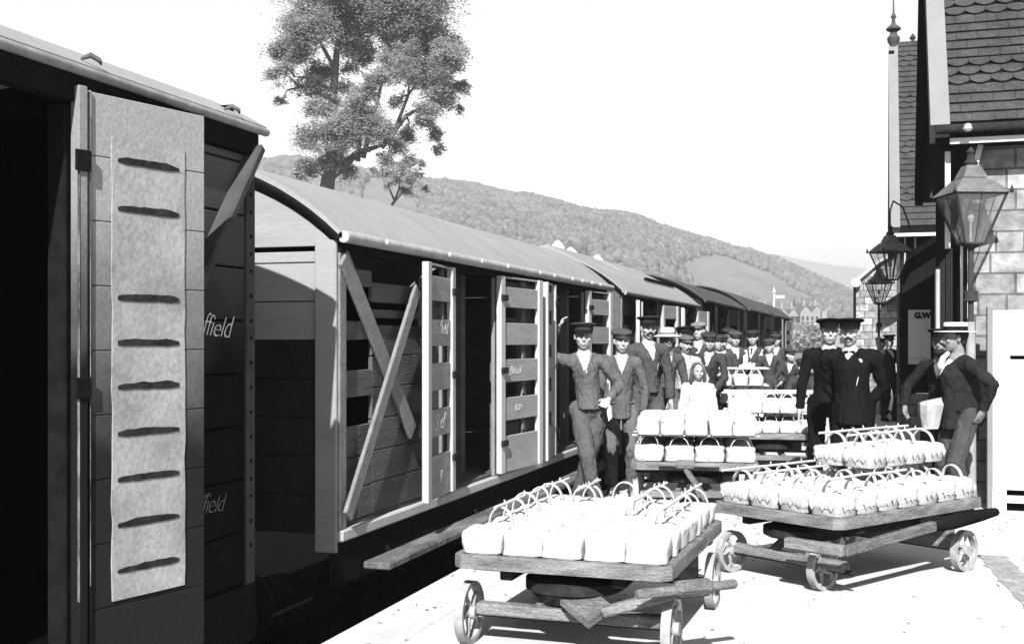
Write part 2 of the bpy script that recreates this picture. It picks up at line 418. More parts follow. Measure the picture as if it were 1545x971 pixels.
# bushes by the mansion
def bush(u, v, D, r, label, seed):
    rnd = random.Random(seed); base = PD(u, D, hz(u, D)); root = empty('bush', base, 0, label, 'bush')
    vv, ff = [], []
    for l in range(700):
        d = Vector((rnd.gauss(0, 1), rnd.gauss(0, 1), rnd.gauss(0, 1))).normalized() * r * (rnd.random() ** .35)
        d *= 1 + .3 * noise.noise(d * .5 + Vector((seed, 0, 0)))
        p = d + Vector((0, 0, r * .9)); L = r * .22
        t1 = Vector((rnd.gauss(0, 1), rnd.gauss(0, 1), rnd.gauss(0, 1))).normalized(); t2 = t1.cross(Vector((.3, .2, 1))).normalized()
        o_ = len(vv); vv += [p - t1 * L, p + t2 * L * .6, p + t1 * L, p - t2 * L * .6]; ff.append((o_, o_ + 1, o_ + 2, o_ + 3))
    MB().add(vv, ff).build('foliage', m_leaf, root, fix=False)
    MB().tube([(0, 0, -.5), (0, 0, r)], [r * .12, r * .05]).build('trunk', m_bark, root)
bush(1203, 490, 150, 1.6, 'round dark bush left of the pale mansion garden', 1)
bush(1228, 490, 146, 1.9, 'wide dark bush right of the other round bush before the mansion', 2)
bush(1243, 488, 152, 1.4, 'small dark bush at the right end before the mansion', 4)

# mansion far off in the valley
m_pale = gray('pale_render', .30, .1, .4, .9); m_slate = gray('slate', .16, .2, 1, .8); m_glass = gray('window_dark', .04, .1, 5, .2)
def mansion():
    D = 300; base = PD(1190, D, hz(1190, D)); base.z = min(base.z, 6.0); r = empty('country_house', base, TH, 'large pale gabled country house with many chimneys in the valley', 'house')
    wl = MB(); rf = MB(); ch = MB(); k = D / FPX
    zt = lambda v: CAMH + (VH - v) * k - base.z
    for (u0, u1, vt, y0, dp) in ((1150, 1176, 470, 0, 9), (1176, 1206, 474, 1, 8), (1206, 1240, 471, -1, 9)):
        x0, x1 = (u0 - 1190) * k, (u1 - 1190) * k; H = zt(vt)
        wl.bx(x0 + .01, x1 - .01, y0, y0 + dp, -4, H)
        hw = (x1 - x0) / 2
        for g in range(2):
            a = x0 + g * hw; c_ = a + hw; mid = (a + c_) / 2; ap = H + hw * .55
            wl.poly([(a + .05, y0 - .02, H), (c_ - .05, y0 - .02, H), (mid, y0 - .02, ap)], (0, .3, 0))
            rf.add([(a, y0 - .1, H), (mid, y0 - .1, ap + .15), (mid, y0 + dp, ap + .15), (a, y0 + dp, H), (c_, y0 - .1, H), (c_, y0 + dp, H)], [(0, 1, 2, 3), (1, 4, 5, 2)])
            ch.bx(mid - .35, mid + .35, y0 + 2, y0 + 2.8, H, ap + 1.6)
    wl.build('wall', m_pale, r); rf.build('roof', m_slate, r, fix=False); ch.build('chimney', m_pale, r)
    wd = MB()
    for u in range(1154, 1240, 7):
        for v in (480, 488):
            x = (u - 1190) * k; wd.bx(x - .28, x + .28, -1.06, .99, zt(v) - .5, zt(v) + .5)
    o = wd.build('windows', m_glass, r); 
mansion()
# cottages right of it
def cottage(u, D, wid, h, label):
    base = PD(u, D, hz(u, D)); r = empty('cottage', base, TH, label, 'house')
    MB().bx(-wid / 2, wid / 2, 0, 6, -3, h).poly([(-wid / 2, .0, h), (-wid / 2, 6, h), (-wid / 2, 3, h + 2.2)], (wid, 0, 0)).build('wall', m_pale, r)
    MB().add([(-wid / 2 - .2, -.3, h - .1), (wid / 2 + .2, -.3, h - .1), (wid / 2 + .2, 3, h + 2.4), (-wid / 2 - .2, 3, h + 2.4), (-wid / 2 - .2, 6.3, h - .1), (wid / 2 + .2, 6.3, h - .1)], [(0, 1, 2, 3), (3, 2, 5, 4)]).build('roof', m_slate, r, fix=False)
    each(MB().bx(-wid / 2 + .3, -wid / 2 + 1.1, 2.6, 3.4, h + 1.5, h + 3.4), 'chimney', m_pale, r)
    for s_ in (-.25, .25): MB().bx(s_ * wid - .4, s_ * wid + .4, -.05, .02, h * .4, h * .75).build('window', m_glass, r)
cottage(1262, 175, 3.6, 2.6, 'white cottage right of the country house')
cottage(1137, 178, 3.6, 2.6, 'pale cottage left of the country house')

# semaphore signal
sg = empty('semaphore_signal', PD(1168, 95, -1), 0, 'white semaphore signal post with its arm out beyond the train', 'railway signal')
zz = CAMH + (VH - 441) * 95 / FPX + 1
MB().tube([(0, 0, 0), (0, 0, zz)], [.12, .07]).build('post', gray('white_paint', .75, .08, 8), sg)
MB().beam((0, -.15, zz - .35), (.85, -.0, zz - .35), .04, .2).build('signal_arm', gray('white_paint', .75), sg)
MB().lathe([(.16, 0), (.02, .35), (.05, .4), (.0, .5)], (0, 0, zz)).build('finial', gray('white_paint', .75), sg)
MB().tube([(-.5, 0, .3), (-.5, 0, zz - 1.4)], .03).build('ladder', m_tar, sg)

# ------------------------------------------------------------------ vans
def arc_pts(xs, z_eave, hw, Rr, xc, n=20, over=.06):
    """roof arc points from right (platform side) to left"""
    out = []; w_ = hw + over; zc = z_eave - math.sqrt(Rr * Rr - hw * hw)
    for i in range(n + 1):
        x = w_ - 2 * w_ * i / n; out.append(Vector((xc + x, 0, zc + math.sqrt(max(Rr * Rr - x * x, 0.01)))))
    return out
def roof_part(root, xc, hw, ze, Rr, y0, y1, mat, over=.06, th=.035):
    pts = arc_pts(None, ze, hw, Rr, xc, 24, over); b = MB(); n = len(pts); vs2, fs2 = [], []
    seg = 10
    for j in range(seg + 1):
        y_ = y0 + (y1 - y0) * j / seg
        for p in pts: vs2.append((p.x, y_, p.z))
        for p in pts: vs2.append((p.x, y_, p.z + th))
    M = 2 * n
    for j in range(seg):
        for i in range(n - 1):
            a = j * M + i; fs2 += [(a, a + 1, a + 1 + M, a + M), (a + n, a + n + M, a + n + 1 + M, a + n + 1)]
        fs2 += [(j * M, j * M + M, j * M + M + n, j * M + n), (j * M + n - 1, j * M + 2 * n - 1, j * M + M + 2 * n - 1, j * M + M + n - 1)]
    for i in range(n - 1):
        for e in (0, seg * M): fs2.append((e + i, e + i + 1, e + i + 1 + n, e + i + n))
    b.add(vs2, fs2)
    return b.build('roof', mat, root, smooth=40)
def end_wall(root, xc, hw, zf, ze, Rr, y, mat, th=.05, slot=None, post=.12, bh=.23, name='end_wall', low=None):
    """boarded van end at plane y, boards with grooves; the top tympanum follows the roof arc"""
    b = MB(); lowb = MB(); z = zf
    top = ze - .02
    if slot: tops = [(zf, slot[0]), (slot[1], top)]
    else: tops = [(zf, top)]
    for (a, c_) in tops:
        z = a
        while z < c_ - .02:
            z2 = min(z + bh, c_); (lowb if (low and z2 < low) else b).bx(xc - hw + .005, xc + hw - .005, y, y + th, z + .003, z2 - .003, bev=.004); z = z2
    pts = arc_pts(None, ze - .03, hw - .01, Rr, xc, 24, 0)
    b.poly([Vector((p.x, y + .002, p.z)) for p in pts] , (0, th - .004, 0))
    o = b.build(name, mat, root)
    if low: lowb.build('shade_toned_end_boards', m_dkpaint, root)  # dark paint on the lower boards stands in for cast shade
    p = MB()
    for s_ in (-1, 1):
        p.bx(xc + s_ * hw - s_ * post, xc + s_ * hw, y - .028, y - .001, zf - .1, ze + .0, bev=.006)
    each(p, 'end_post', mat, root)
    return o
def wheels(root, xc, ys_, zf):
    for y_ in ys_:
        for s_ in (-1, 1):
            wb = MB(); rt = Matrix.Rotation(R_(90), 3, 'Y')
            wb.lathe([(.48, -.06), (.50, -.05), (.46, .0), (.46, .06), (.40, .06), (.40, .02), (.10, .03), (.10, .08), (.0, .08)], (xc + s_ * .74, y_, -.34), 24, rt)
            wb.build('wheel', m_tar, root, smooth=40)
            sp_ = MB(); sp_.bx(xc + s_ * .98 - .03, xc + s_ * .98 + .03, y_ - .5, y_ + .5, .02, .10).bx(xc + s_ * .98 - .08, xc + s_ * .98 + .08, y_ - .12, y_ + .12, -.45, .02)
            sp_.build('axle_box', m_tar, root)
def buffers(root, xc, y, sgn, z=.12):
    for s_ in (-1, 1):
        rt = Matrix.Rotation(R_(90) * sgn, 3, 'X')
        bb = MB().lathe([(.09, 0), (.09, .2), (.05, .2), (.05, .38), (.17, .38), (.17, .42), (.0, .43)], (xc + s_ * .87, y, z), 16, Matrix.Rotation(R_(90 if sgn < 0 else -90), 3, 'X'))
        bb.build('buffer', m_tar, root, smooth=30)
def side_boards(b, X, y0, y1, bands, th=.04):
    for (z0, z1) in bands: b.bx(X - th, X, y0, y1, z0, z1, bev=.005)
def door_leaf(root, hinge, direction, width, z0, z1, slots, mat, stile_mat, th=.045, near_stile=True, label=None, frame=.085):
    """leaf hanging from hinge point, along unit direction (horizontal)"""
    hx, hy = hinge; dv = Vector((direction[0], direction[1], 0)).normalized(); nv = Vector((dv.y, -dv.x, 0))
    if nv.x < 0: nv = -nv
    o3 = Vector((hx, hy, 0)); b = MB(); rot = Matrix((dv, nv, Vector((0, 0, 1)))).transposed()
    def bb(B, a, c_, za, zb, t0, t1, bev=.004):
        B.box(o3 + dv * (a + c_) / 2 + nv * (t0 + t1) / 2 + Vector((0, 0, (za + zb) / 2)), (abs(c_ - a), abs(t1 - t0), zb - za), rot=rot, bev=bev)
    edges = [z0] + [x for s_ in slots for x in s_] + [z1]
    edges = sorted(edges)
    for i in range(0, len(edges), 2):
        za, zb = edges[i], edges[i + 1]
        bb(b, frame, width - frame, za, zb, 0, th * .6)
        
    leaf = b.build('door', mat, root)
    if label: leaf['label'] = label
    s_ = MB(); bb(s_, 0, frame, z0, z1, -.003, th); bb(s_, width - frame, width, z0, z1, -.003, th)
    each(s_, 'stile', stile_mat, leaf)
    return leaf, o3, dv, nv, rot

def chalk(text, root, loc, size, rx, rz, shear=.4, mat=None):
    cu = bpy.data.curves.new('chalk', 'FONT'); cu.body = text; cu.size = size; cu.shear = shear; cu.extrude = .0008; cu.offset = -.0028; cu.space_character = .92
    t = bpy.data.objects.new('tmp', cu); col.objects.link(t)
    dg = bpy.context.evaluated_depsgraph_get(); me = bpy.data.meshes.new_from_object(t.evaluated_get(dg)); bpy.data.objects.remove(t)
    me.name = 'chalk_writing'; me.materials.clear(); me.materials.append(mat or m_chalk)
    for v in me.vertices:   # a hand's wobble
        v.co.y *= 1.0 + .10 * math.sin(v.co.x * 31); v.co.y += .05 * size * math.sin(v.co.x * 9)
    o = bpy.data.objects.new('chalk_writing', me); col.objects.link(o); o.location = loc; o.rotation_euler = (rx, 0, rz); o.parent = root
    return o

# lower boards painted darker than the top ones: shade put into one height-based colour
def shade_fade_mat(name, vlow, vhigh, z0, z1):
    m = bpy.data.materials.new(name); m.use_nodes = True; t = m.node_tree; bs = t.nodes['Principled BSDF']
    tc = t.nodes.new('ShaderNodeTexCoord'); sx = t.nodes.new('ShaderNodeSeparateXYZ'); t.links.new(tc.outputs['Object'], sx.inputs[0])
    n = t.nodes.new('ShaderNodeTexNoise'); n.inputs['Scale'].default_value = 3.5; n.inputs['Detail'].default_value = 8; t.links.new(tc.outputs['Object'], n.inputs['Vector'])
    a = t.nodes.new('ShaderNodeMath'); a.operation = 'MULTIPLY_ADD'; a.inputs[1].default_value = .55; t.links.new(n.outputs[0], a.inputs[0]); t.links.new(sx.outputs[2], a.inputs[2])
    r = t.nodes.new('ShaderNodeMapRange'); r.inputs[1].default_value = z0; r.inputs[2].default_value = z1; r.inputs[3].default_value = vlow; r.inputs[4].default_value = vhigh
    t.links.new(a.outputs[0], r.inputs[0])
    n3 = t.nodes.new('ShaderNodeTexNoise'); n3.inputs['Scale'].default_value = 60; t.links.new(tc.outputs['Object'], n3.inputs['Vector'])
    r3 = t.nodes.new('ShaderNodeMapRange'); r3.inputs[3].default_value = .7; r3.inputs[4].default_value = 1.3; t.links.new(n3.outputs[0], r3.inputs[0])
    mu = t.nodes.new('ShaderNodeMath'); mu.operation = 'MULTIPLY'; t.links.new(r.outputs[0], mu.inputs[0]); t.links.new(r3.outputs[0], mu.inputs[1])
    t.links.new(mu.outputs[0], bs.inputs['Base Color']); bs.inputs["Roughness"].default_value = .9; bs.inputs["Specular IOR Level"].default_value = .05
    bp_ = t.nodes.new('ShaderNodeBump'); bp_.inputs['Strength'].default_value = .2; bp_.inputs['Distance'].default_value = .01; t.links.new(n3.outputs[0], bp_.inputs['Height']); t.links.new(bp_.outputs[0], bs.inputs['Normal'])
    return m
# --- van 1 (near, dark)
V1X = -2.95; V1C = V1X - 1.25; V1Y1 = 5.05; V1Y0 = -1.2; V1ZE = 2.645; V1R = 2.6; V1F = .42
v1 = empty('goods_van', (0, 0, 0), 0, 'dark tall goods van at the left edge with a limewashed louvred door swung open', 'railway van', 'vans of the fruit train')
roof_part(v1, V1C, 1.25, V1ZE, V1R, V1Y0 - .05, V1Y1 + .06, m_vroof, over=.045)
# rolled eave edge
MB().tube([(V1X + .045, V1Y0, V1ZE - .018), (V1X + .045, V1Y1 + .06, V1ZE - .018)], .020, n=10).build('eave_roll', gray('eave_roll_paint', .30, .3, 9, .7), v1, smooth=50)
MB().bx(V1X - .03, V1X + .035, V1Y0, V1Y1, V1ZE - .14, V1ZE - .03).build('cantrail', m_tar, v1)
b = MB()
for yy in (3.80, 4.83): MB().tube([(V1X - .01, yy - .02, V1ZE + .045), (V1X + .02, yy + .0, V1ZE + .062), (V1X + .045, yy + .02, V1ZE + .045), (V1X + .03, yy + .05, V1ZE + .038)], [.006, .012, .010, .005], n=8).build('roof_clip', gray('clip_iron', .12, .3, 20), v1, smooth=50)
m_v1side = shade_fade_mat('van_side_shade', .0022, .060, 1.7, 2.7)
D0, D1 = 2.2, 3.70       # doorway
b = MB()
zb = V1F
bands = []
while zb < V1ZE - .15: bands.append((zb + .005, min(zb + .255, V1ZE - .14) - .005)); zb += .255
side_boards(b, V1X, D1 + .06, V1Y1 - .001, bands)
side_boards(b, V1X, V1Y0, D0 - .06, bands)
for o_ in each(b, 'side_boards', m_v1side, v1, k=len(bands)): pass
each(MB().bx(V1X - .06, V1X - .045, D1 + .05, V1Y1 - .06, V1F, V1ZE - .1).bx(V1X - .06, V1X - .045, V1Y0, D0, V1F, V1ZE - .1), 'inner_shade_lining', m_blk, v1)
each(MB().bx(V1X - .08, V1X + .005, D1 - .03, D1 + .055, V1F, V1ZE - .141, bev=.008).bx(V1X - .08, V1X + .005, D0 - .055, D0 + .03, V1F, V1ZE - .141, bev=.008), 'door_post', m_tar, v1)
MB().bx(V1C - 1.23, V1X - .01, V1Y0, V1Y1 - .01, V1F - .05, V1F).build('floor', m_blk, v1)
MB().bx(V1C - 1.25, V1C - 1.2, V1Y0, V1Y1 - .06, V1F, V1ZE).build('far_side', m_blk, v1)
MB().bx(V1C - 1.2, V1X - .07, V1Y1 - .09, V1Y1 - .055, V1F, V1ZE + .1).build('end_shade_lining', m_blk, v1)
end_wall(v1, V1C, 1.25, V1F, V1ZE, V1R, V1Y1 - .05, m_dkpaint)
# outer angle iron post with rivets at the far corner
b = MB().bx(V1X - .01, V1X + .012, V1Y1 - .075, V1Y1 + .004, V1F - .1, V1ZE - .145)
b.build('corner_iron', gray('corner_iron_paint', .07, .3, 9, .7), v1)
rv = MB()
zz = .6
while zz < 2.35:
    rv.lathe([(.010, 0), (.008, .006), (0, .008)], (V1X + .012, V1Y1 - .035, zz), 8, Matrix.Rotation(R_(90), 3, 'Y')); zz += random.choice([.085, .12])
rv.build('rivet', m_tar, v1)
# diagonal brace: from top far corner down towards the door post
MB().beam((V1X + .03, V1Y1 - .01, V1ZE - .10), (V1X + .03, D1 + .12, .95), .05, .09, up=(1, 0, 0), bev=.01).build('diagonal_brace', gray('dark_brace', .07, .3, 8), v1)
MB().bx(V1X - .05, V1X + .02, V1Y0, V1Y1, V1F - .28, V1F - .005).build('sole_bar', m_tar, v1)
wheels(v1, V1C, (-.2, 3.6), V1F); buffers(v1, V1C, V1Y1, 1)
# open door
lz0, lz1 = .31, 2.555
Hd = Vector((V1X + .02, D1 + .02)); Fd = Hd + Vector((.15, .60))
dvec = (Fd - Hd).normalized(); Wd = .62
def v_to_z(v, d): return CAMH - (v - VH) * d / FPX
dv3 = Vector((dvec.x, dvec.y, 0)); nv3 = Vector((dvec.y, -dvec.x, 0)); rot1 = Matrix((dv3, nv3, Vector((0, 0, 1)))).transposed()
def dbox(B, a, c_, za, zb, t0, t1, bev=.003):
    B.box(Vector((Hd.x, Hd.y, 0)) + dv3 * (a + c_) / 2 + nv3 * (t0 + t1) / 2 + Vector((0, 0, (za + zb) / 2)), (c_ - a, t1 - t0, zb - za), rot=rot1, bev=bev)
lf = MB(); zb = lz0
while zb < lz1:
    z2 = min(zb + .25, lz1); dbox(lf, .0, Wd, zb + .0015, z2 - .0015, 0, .03); zb = z2
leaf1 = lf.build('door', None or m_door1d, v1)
leaf1.data.materials[0] = shade_fade_mat('door_shade', .010, .19, 1.45, 2.5)
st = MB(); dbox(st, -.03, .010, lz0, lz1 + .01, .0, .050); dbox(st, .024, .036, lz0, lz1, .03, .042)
st.build('hinge_stile', shade_fade_mat('stile_shade', .006, .14, 1.8, 2.5), leaf1)
we = MB(); dbox(we, -.031, -.026, lz0 + .3, lz1 - .25, .04, .053); dbox(we, .026, .031, lz0 + .35, lz1 - .1, .035, .044)
each(we, 'worn_edge', gray('worn_bare_edge', .13, .9, 9, stretch=(3, 3, .6), fine=.4), leaf1)
hg = MB()
for z_ in (2.28, 1.42): dbox(hg, -.05, .02, z_ - .04, z_ + .04, .050, .062)
each(hg, 'hinge', m_tar, leaf1)
# limewashed panel
pn = MB(); pz0, pz1 = .58, 2.395
pp = [];
edge_l = [(.135 + .0015 * math.sin(i * 2.1) + random.uniform(-.003, .003), pz0 + (pz1 - pz0) * i / 24) for i in range(25)]
edge_r = [(.505 + .0015 * math.sin(i * 1.7) + random.uniform(-.003, .003), pz0 + (pz1 - pz0) * i / 24) for i in range(25)]
O3 = Vector((Hd.x, Hd.y, 0))
ring = [O3 + dv3 * a + Vector((0, 0, z_)) + nv3 * .031 for a, z_ in edge_l] + [O3 + dv3 * a + Vector((0, 0, z_)) + nv3 * .031 for a, z_ in reversed(edge_r)]
# faces in strips
B2 = MB(); L = len(edge_l)
for i in range(L - 1):
    q = [O3 + dv3 * edge_l[i][0] + Vector((0, 0, edge_l[i][1])), O3 + dv3 * edge_r[i][0] + Vector((0, 0, edge_r[i][1])), O3 + dv3 * edge_r[i + 1][0] + Vector((0, 0, edge_r[i + 1][1])), O3 + dv3 * edge_l[i + 1][0] + Vector((0, 0, edge_l[i + 1][1]))]
    B2.poly([p + nv3 * .031 for p in q], nv3 * .006)
B2.build('limewashed_panel', m_limed, leaf1)
lv = MB(); lvt = MB()
for v in (252, 322, 452, 518, 582, 650, 717, 783, 850):
    z_ = CAMH - (v - VH) * 4.72 / FPX
    # a ragged dark slot: two-line polygon proud of the panel, with tapering ends
    top, bot = [], []
    for i in range(15):
        a = .160 + .31 * i / 14; hgt = .0135 + .006 * noise.noise(Vector((i * .35, v * .37, 4))); hgt *= min(1, .55 + .25 * min(i, 14 - i))
        top.append(O3 + dv3 * a + Vector((0, 0, z_ + hgt * (1.1 + .35 * noise.noise(Vector((i * .5, v * .31, 0)))) + .004 * math.sin(math.pi * i / 14))) + nv3 * .038)
        bot.append(O3 + dv3 * a + Vector((0, 0, z_ - hgt * .7)) + nv3 * .038)
    lv.poly(top + bot[::-1], nv3 * .003)
each(lv, 'louvre_slot', m_soot, leaf1)
chalk('Sheffield', v1, (V1X + .004, 4.40, 1.615), .145, R_(90), R_(90), .5)
chalk('Sheffield', v1, (V1X + .004, 4.40, .80), .125, R_(90), R_(90), .5, gray('faint_chalk', .25, .3, 60))

# --- van 2 (slatted, pale)
X2 = -3.05; C2 = X2 - 1.25; Y20, Y21 = 6.2, 13.15; ZE2 = 2.24; R2 = 1.85; F2 = .50
v2 = empty('slatted_van', (0, 0, 0), 0, 'long pale fruit van with slatted sides, cross braces and its doors folded open', 'railway van', 'vans of the fruit train')
roof_part(v2, C2, 1.25, ZE2, R2, Y20 - .05, Y21 + .05, m_vroof, over=.05)
# curved dark rim under the roof at the end
pts = arc_pts(None, ZE2 - .02, 1.25, R2, C2, 26, .03)
MB().tube([Vector((p.x, Y20 - .045, p.z)) for p in pts], .02, n=6).build('end_rim', m_tar, v2)
MB().tube([(X2 + .06, Y20 - .05, ZE2 - .035), (X2 + .06, Y21 + .05, ZE2 - .035)], .036, n=12).build('eave_roll', gray('pale_eave', .42, .2, 9, .6), v2, smooth=50)
b = MB()
for x_ in (563, 660, 710, 750, 800, 822, 850, 865, 880, 893):
    yy = (1836 * 3.05 / (1330 - x_) - .927) / .953
    b.lathe([(.022, 0), (.022, .012), (.008, .02), (0, .02)], (X2 + .095, yy, ZE2 - .03), 10, Matrix.Rotation(R_(90), 3, 'Y'))
b.build('eave_bolt', m_stile, v2, smooth=30)
MB().bx(X2 - .03, X2 + .02, Y20, Y21, ZE2 - .12, ZE2 - .06).build('cantrail', m_tar, v2)
slots = [(.80, .93), (1.12, 1.25), (1.44, 1.56), (1.745, 1.875), (2.045, 2.115)]
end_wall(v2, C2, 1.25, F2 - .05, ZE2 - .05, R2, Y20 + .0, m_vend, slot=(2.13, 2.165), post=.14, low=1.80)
each(MB().bx(C2 - 1.2, C2 + 1.1, Y20 + .08, Y20 + .1, F2, ZE2 - .05), 'inner_shade_lining', m_blk, v2)
# dark sheet behind the end slot stands in for inside shade; side framing
dA = (7.96, 9.07); dB = (10.74, 12.05)
sl2 = [(1.08, 1.25), (1.42, 1.60), (1.80, 1.96)]
def side_span(B, y0, y1, slots_, top=ZE2 - .13):
    z = F2
    edges = [F2] + [e for s_ in slots_ for e in s_] + [top]
    for i in range(0, len(edges), 2):
        a, c_ = edges[i], edges[i + 1]; n_ = max(1, int(round((c_ - a) / .2)))
        for k in range(n_):
            B.bx(X2 - .05, X2 - .022, y0, y1, a + (c_ - a) * k / n_ + .003, a + (c_ - a) * (k + 1) / n_ - .003, bev=.004)
for (a, c_, q_, tp) in ((Y20 + .02, 6.72, sl2[:2] + [(1.72, 1.93)], ZE2 - .2), (6.725, 7.9, [(1.70, 1.74), (1.80, 1.84)], ZE2 - .27), (9.12, 10.70, sl2, ZE2 - .13), (12.1, Y21, sl2, ZE2 - .13)):
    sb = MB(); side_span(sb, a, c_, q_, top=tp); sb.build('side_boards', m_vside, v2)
ps = MB()
for y_ in (Y20 + .045, 7.92, 9.11, 9.90, 10.70, 12.10, Y21 - .05): ps.bx(X2 - .021, X2 + .012, y_ - .045, y_ + .045, F2 - .02, ZE2 - .121, bev=.006)
each(ps, 'side_post', m_brace, v2)
for i, (p0, p1) in enumerate((((Y20 + .02, ZE2 - .15), (7.06, .55)), ((Y20 + .02, .56), (7.3, 1.95)))):
    if i == 0: p1 = (7.28, .98)
    MB().beam((X2 + .022 + .028 * i, p0[0], p0[1]), (X2 + .022 + .028 * i, p1[0], p1[1]), .026, .13 if i == 0 else .10, up=(1, 0, 0) if False else (0, 0, 1), bev=.006).build('brace', m_brace, v2)
MB().bx(X2 - .02, X2 + .03, Y20, Y21, F2 - .09, F2 - .021, bev=.01).build('floor_rail', m_stile, v2)
MB().bx(X2 - .06, X2 + .0, Y20, Y21, F2 - .35, F2 - .092).build('sole_bar', m_tar, v2)
MB().bx(C2 - 1.2, X2 - .025, Y20 + .1, Y21 - .05, F2 - .05, F2).build('floor', m_vside, v2)
MB().bx(C2 - 1.25, C2 - 1.2, Y20 + .06, Y21 - .06, F2, ZE2).build('far_side', m_blk, v2)
# inner posts and partitions seen in the doorways
ip = MB()
ip.bx(X2 - .40, X2 - .37, 8.35, 8.85, F2, ZE2 - .15).bx(X2 - .3, X2 - .24, 8.95, 9.05, F2, ZE2 - .1).bx(X2 - .55, X2 - .5, 11.3, 11.8, F2, ZE2 - .15).bx(X2 - .2, X2 - .12, 11.85, 11.95, F2, ZE2 - .1)
each(ip, 'partition', m_vside, v2)
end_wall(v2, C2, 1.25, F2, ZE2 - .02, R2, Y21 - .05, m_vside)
def leaf_at(hy, dy, w_, lab=None, out=.12, chalks=None):
    lf, o3, dv, nv, rt = door_leaf(v2, (X2 + .03, hy), (out * 1.0, dy), w_, F2 + .0, 2.13, slots, m_vleaf, m_stile, label=lab)
    hb = MB()
    for z_ in (.75, 1.35, 1.95):
        hb.box(o3 + dv * .05 + nv * .055 + Vector((0, 0, z_)), (.12, .02, .05), rot=rt, bev=.004)
    each(hb, 'hinge', m_irond, lf)
    if chalks:
        for (txt, a, z_, s_) in chalks:
            ang = math.atan2(dv.y, dv.x) if dv.y > 0 else math.atan2(-dv.y, -dv.x)
            st_ = o3 + dv * (a if dv.y > 0 else w_ - a) + nv * .031
            chalk(txt, lf, (st_.x, st_.y, z_), s_, R_(90), ang, .4)
    return lf
leaf_at(7.98, -1, .72, 'near slatted door folded back, chalked', .10, [('Sheffield', .14, 1.64, .13), ('Shef', .2, .97, .16), ('III', .3, .6, .12)])
leaf_at(9.06, 1, .92, None, .10, [('Bristol', .2, 1.31, .1), ('van', .3, 1.0, .12)])
leaf_at(10.76, -1, .62, None, .14)
leaf_at(12.06, 1, .8, None, .10)
# footboard
MB().bx(X2 + .02, X2 + .20, 6.5, 12.9, .20, .245, bev=.008).build('footboard', gray('footboard_timber', .15, .6, 2.0, .85, .5, 30, stretch=(3, 1, 1), fine=.3), v2)
b = MB()
for y_ in (6.9, 8.6, 10.4, 12.2): b.tube([(X2 - .02, y_, .3), (X2 + .05, y_, .2), (X2 + .1, y_, .19)], .012)
each(b, 'footboard_bracket', m_tar, v2)
wheels(v2, C2, (7.4, 11.9), F2); buffers(v2, C2, Y20, -1); buffers(v2, C2, Y21, 1)

# --- far vans
def far_van(y0, y1, X, zf, ze, Rr, mside, mroof, doors, label, name, leaf_mat=None, mend=None, clere=False):
    xc = X - 1.25; r = empty(name, (0, 0, 0), 0, label, 'railway van', 'vans of the fruit train')
    roof_part(r, xc, 1.25, ze, Rr, y0 - .05, y1 + .05, mroof, over=.05)
    MB().tube([(X + .055, y0, ze - .035), (X + .055, y1, ze - .035)], .03, n=8).build('eave_roll', mroof, r)
    pts = arc_pts(None, ze - .01, 1.25, Rr, xc, 20, .02)
    MB().tube([Vector((p.x, y0 - .045, p.z)) for p in pts], .025, n=6).build('end_rim', m_tar, r)
    end_wall(r, xc, 1.25, zf, ze, Rr, y0, mend or mside); end_wall(r, xc, 1.25, zf, ze, Rr, y1 - .05, mside)
    sb = MB(); spans = []; y_ = y0 + .02
    for (a, c_) in doors: spans.append((y_, a)); y_ = c_
    spans.append((y_, y1 - .02))
    sl3 = [(zf + .3 + i * .33, zf + .42 + i * .33) for i in range(4)]
    for (a, c_) in spans:
        e = [zf] + [q for s_ in sl3 for q in s_] + [ze - .06]
        sb = MB()
        for i in range(0, len(e), 2): sb.bx(X - .05, X - .02, a, c_, e[i], e[i + 1], bev=.004)
        sb.build('side_boards', mside, r)
    ps = MB()
    for (a, c_) in spans:
        for q in (a + .04, c_ - .04): ps.bx(X - .019, X + .012, q - .04, q + .04, zf, ze - .06)
    each(ps, 'side_post', m_brace if mside is not m_dkpaint else m_dkpaint, r)
    MB().bx(xc - 1.2, X - .02, y0 + .1, y1 - .1, zf - .05, zf).build('floor', m_vside, r)
    MB().bx(xc - 1.25, xc - 1.2, y0 + .06, y1 - .06, zf, ze).build('far_side', m_blk, r)
    MB().bx(X - .06, X + .01, y0, y1, zf - .3, zf - .01).build('sole_bar', m_tar, r)
    for (a, c_) in doors:
        w_ = (c_ - a) * .5
        for (hy, dy) in ((a, -1), (c_, 1)):
            door_leaf(r, (X + .03, hy), (.14, dy), w_, zf, ze - .12, [(q0, q1) for (q0, q1) in sl3], leaf_mat or m_vleaf, m_stile if leaf_mat is None else leaf_mat)
    wheels(r, xc, (y0 + 1.2, y1 - 1.2), zf); buffers(r, xc, y0, -1); buffers(r, xc, y1, 1)
    return r, xc
v3, xc3 = far_van(13.95, 20.0, X2, .5, 2.22, 1.85, m_vside, m_vroof, [(15.0, 16.5), (18.4, 19.8)], 'pale roofed fruit van with raised skylight, third in the train', 'skylight_van')
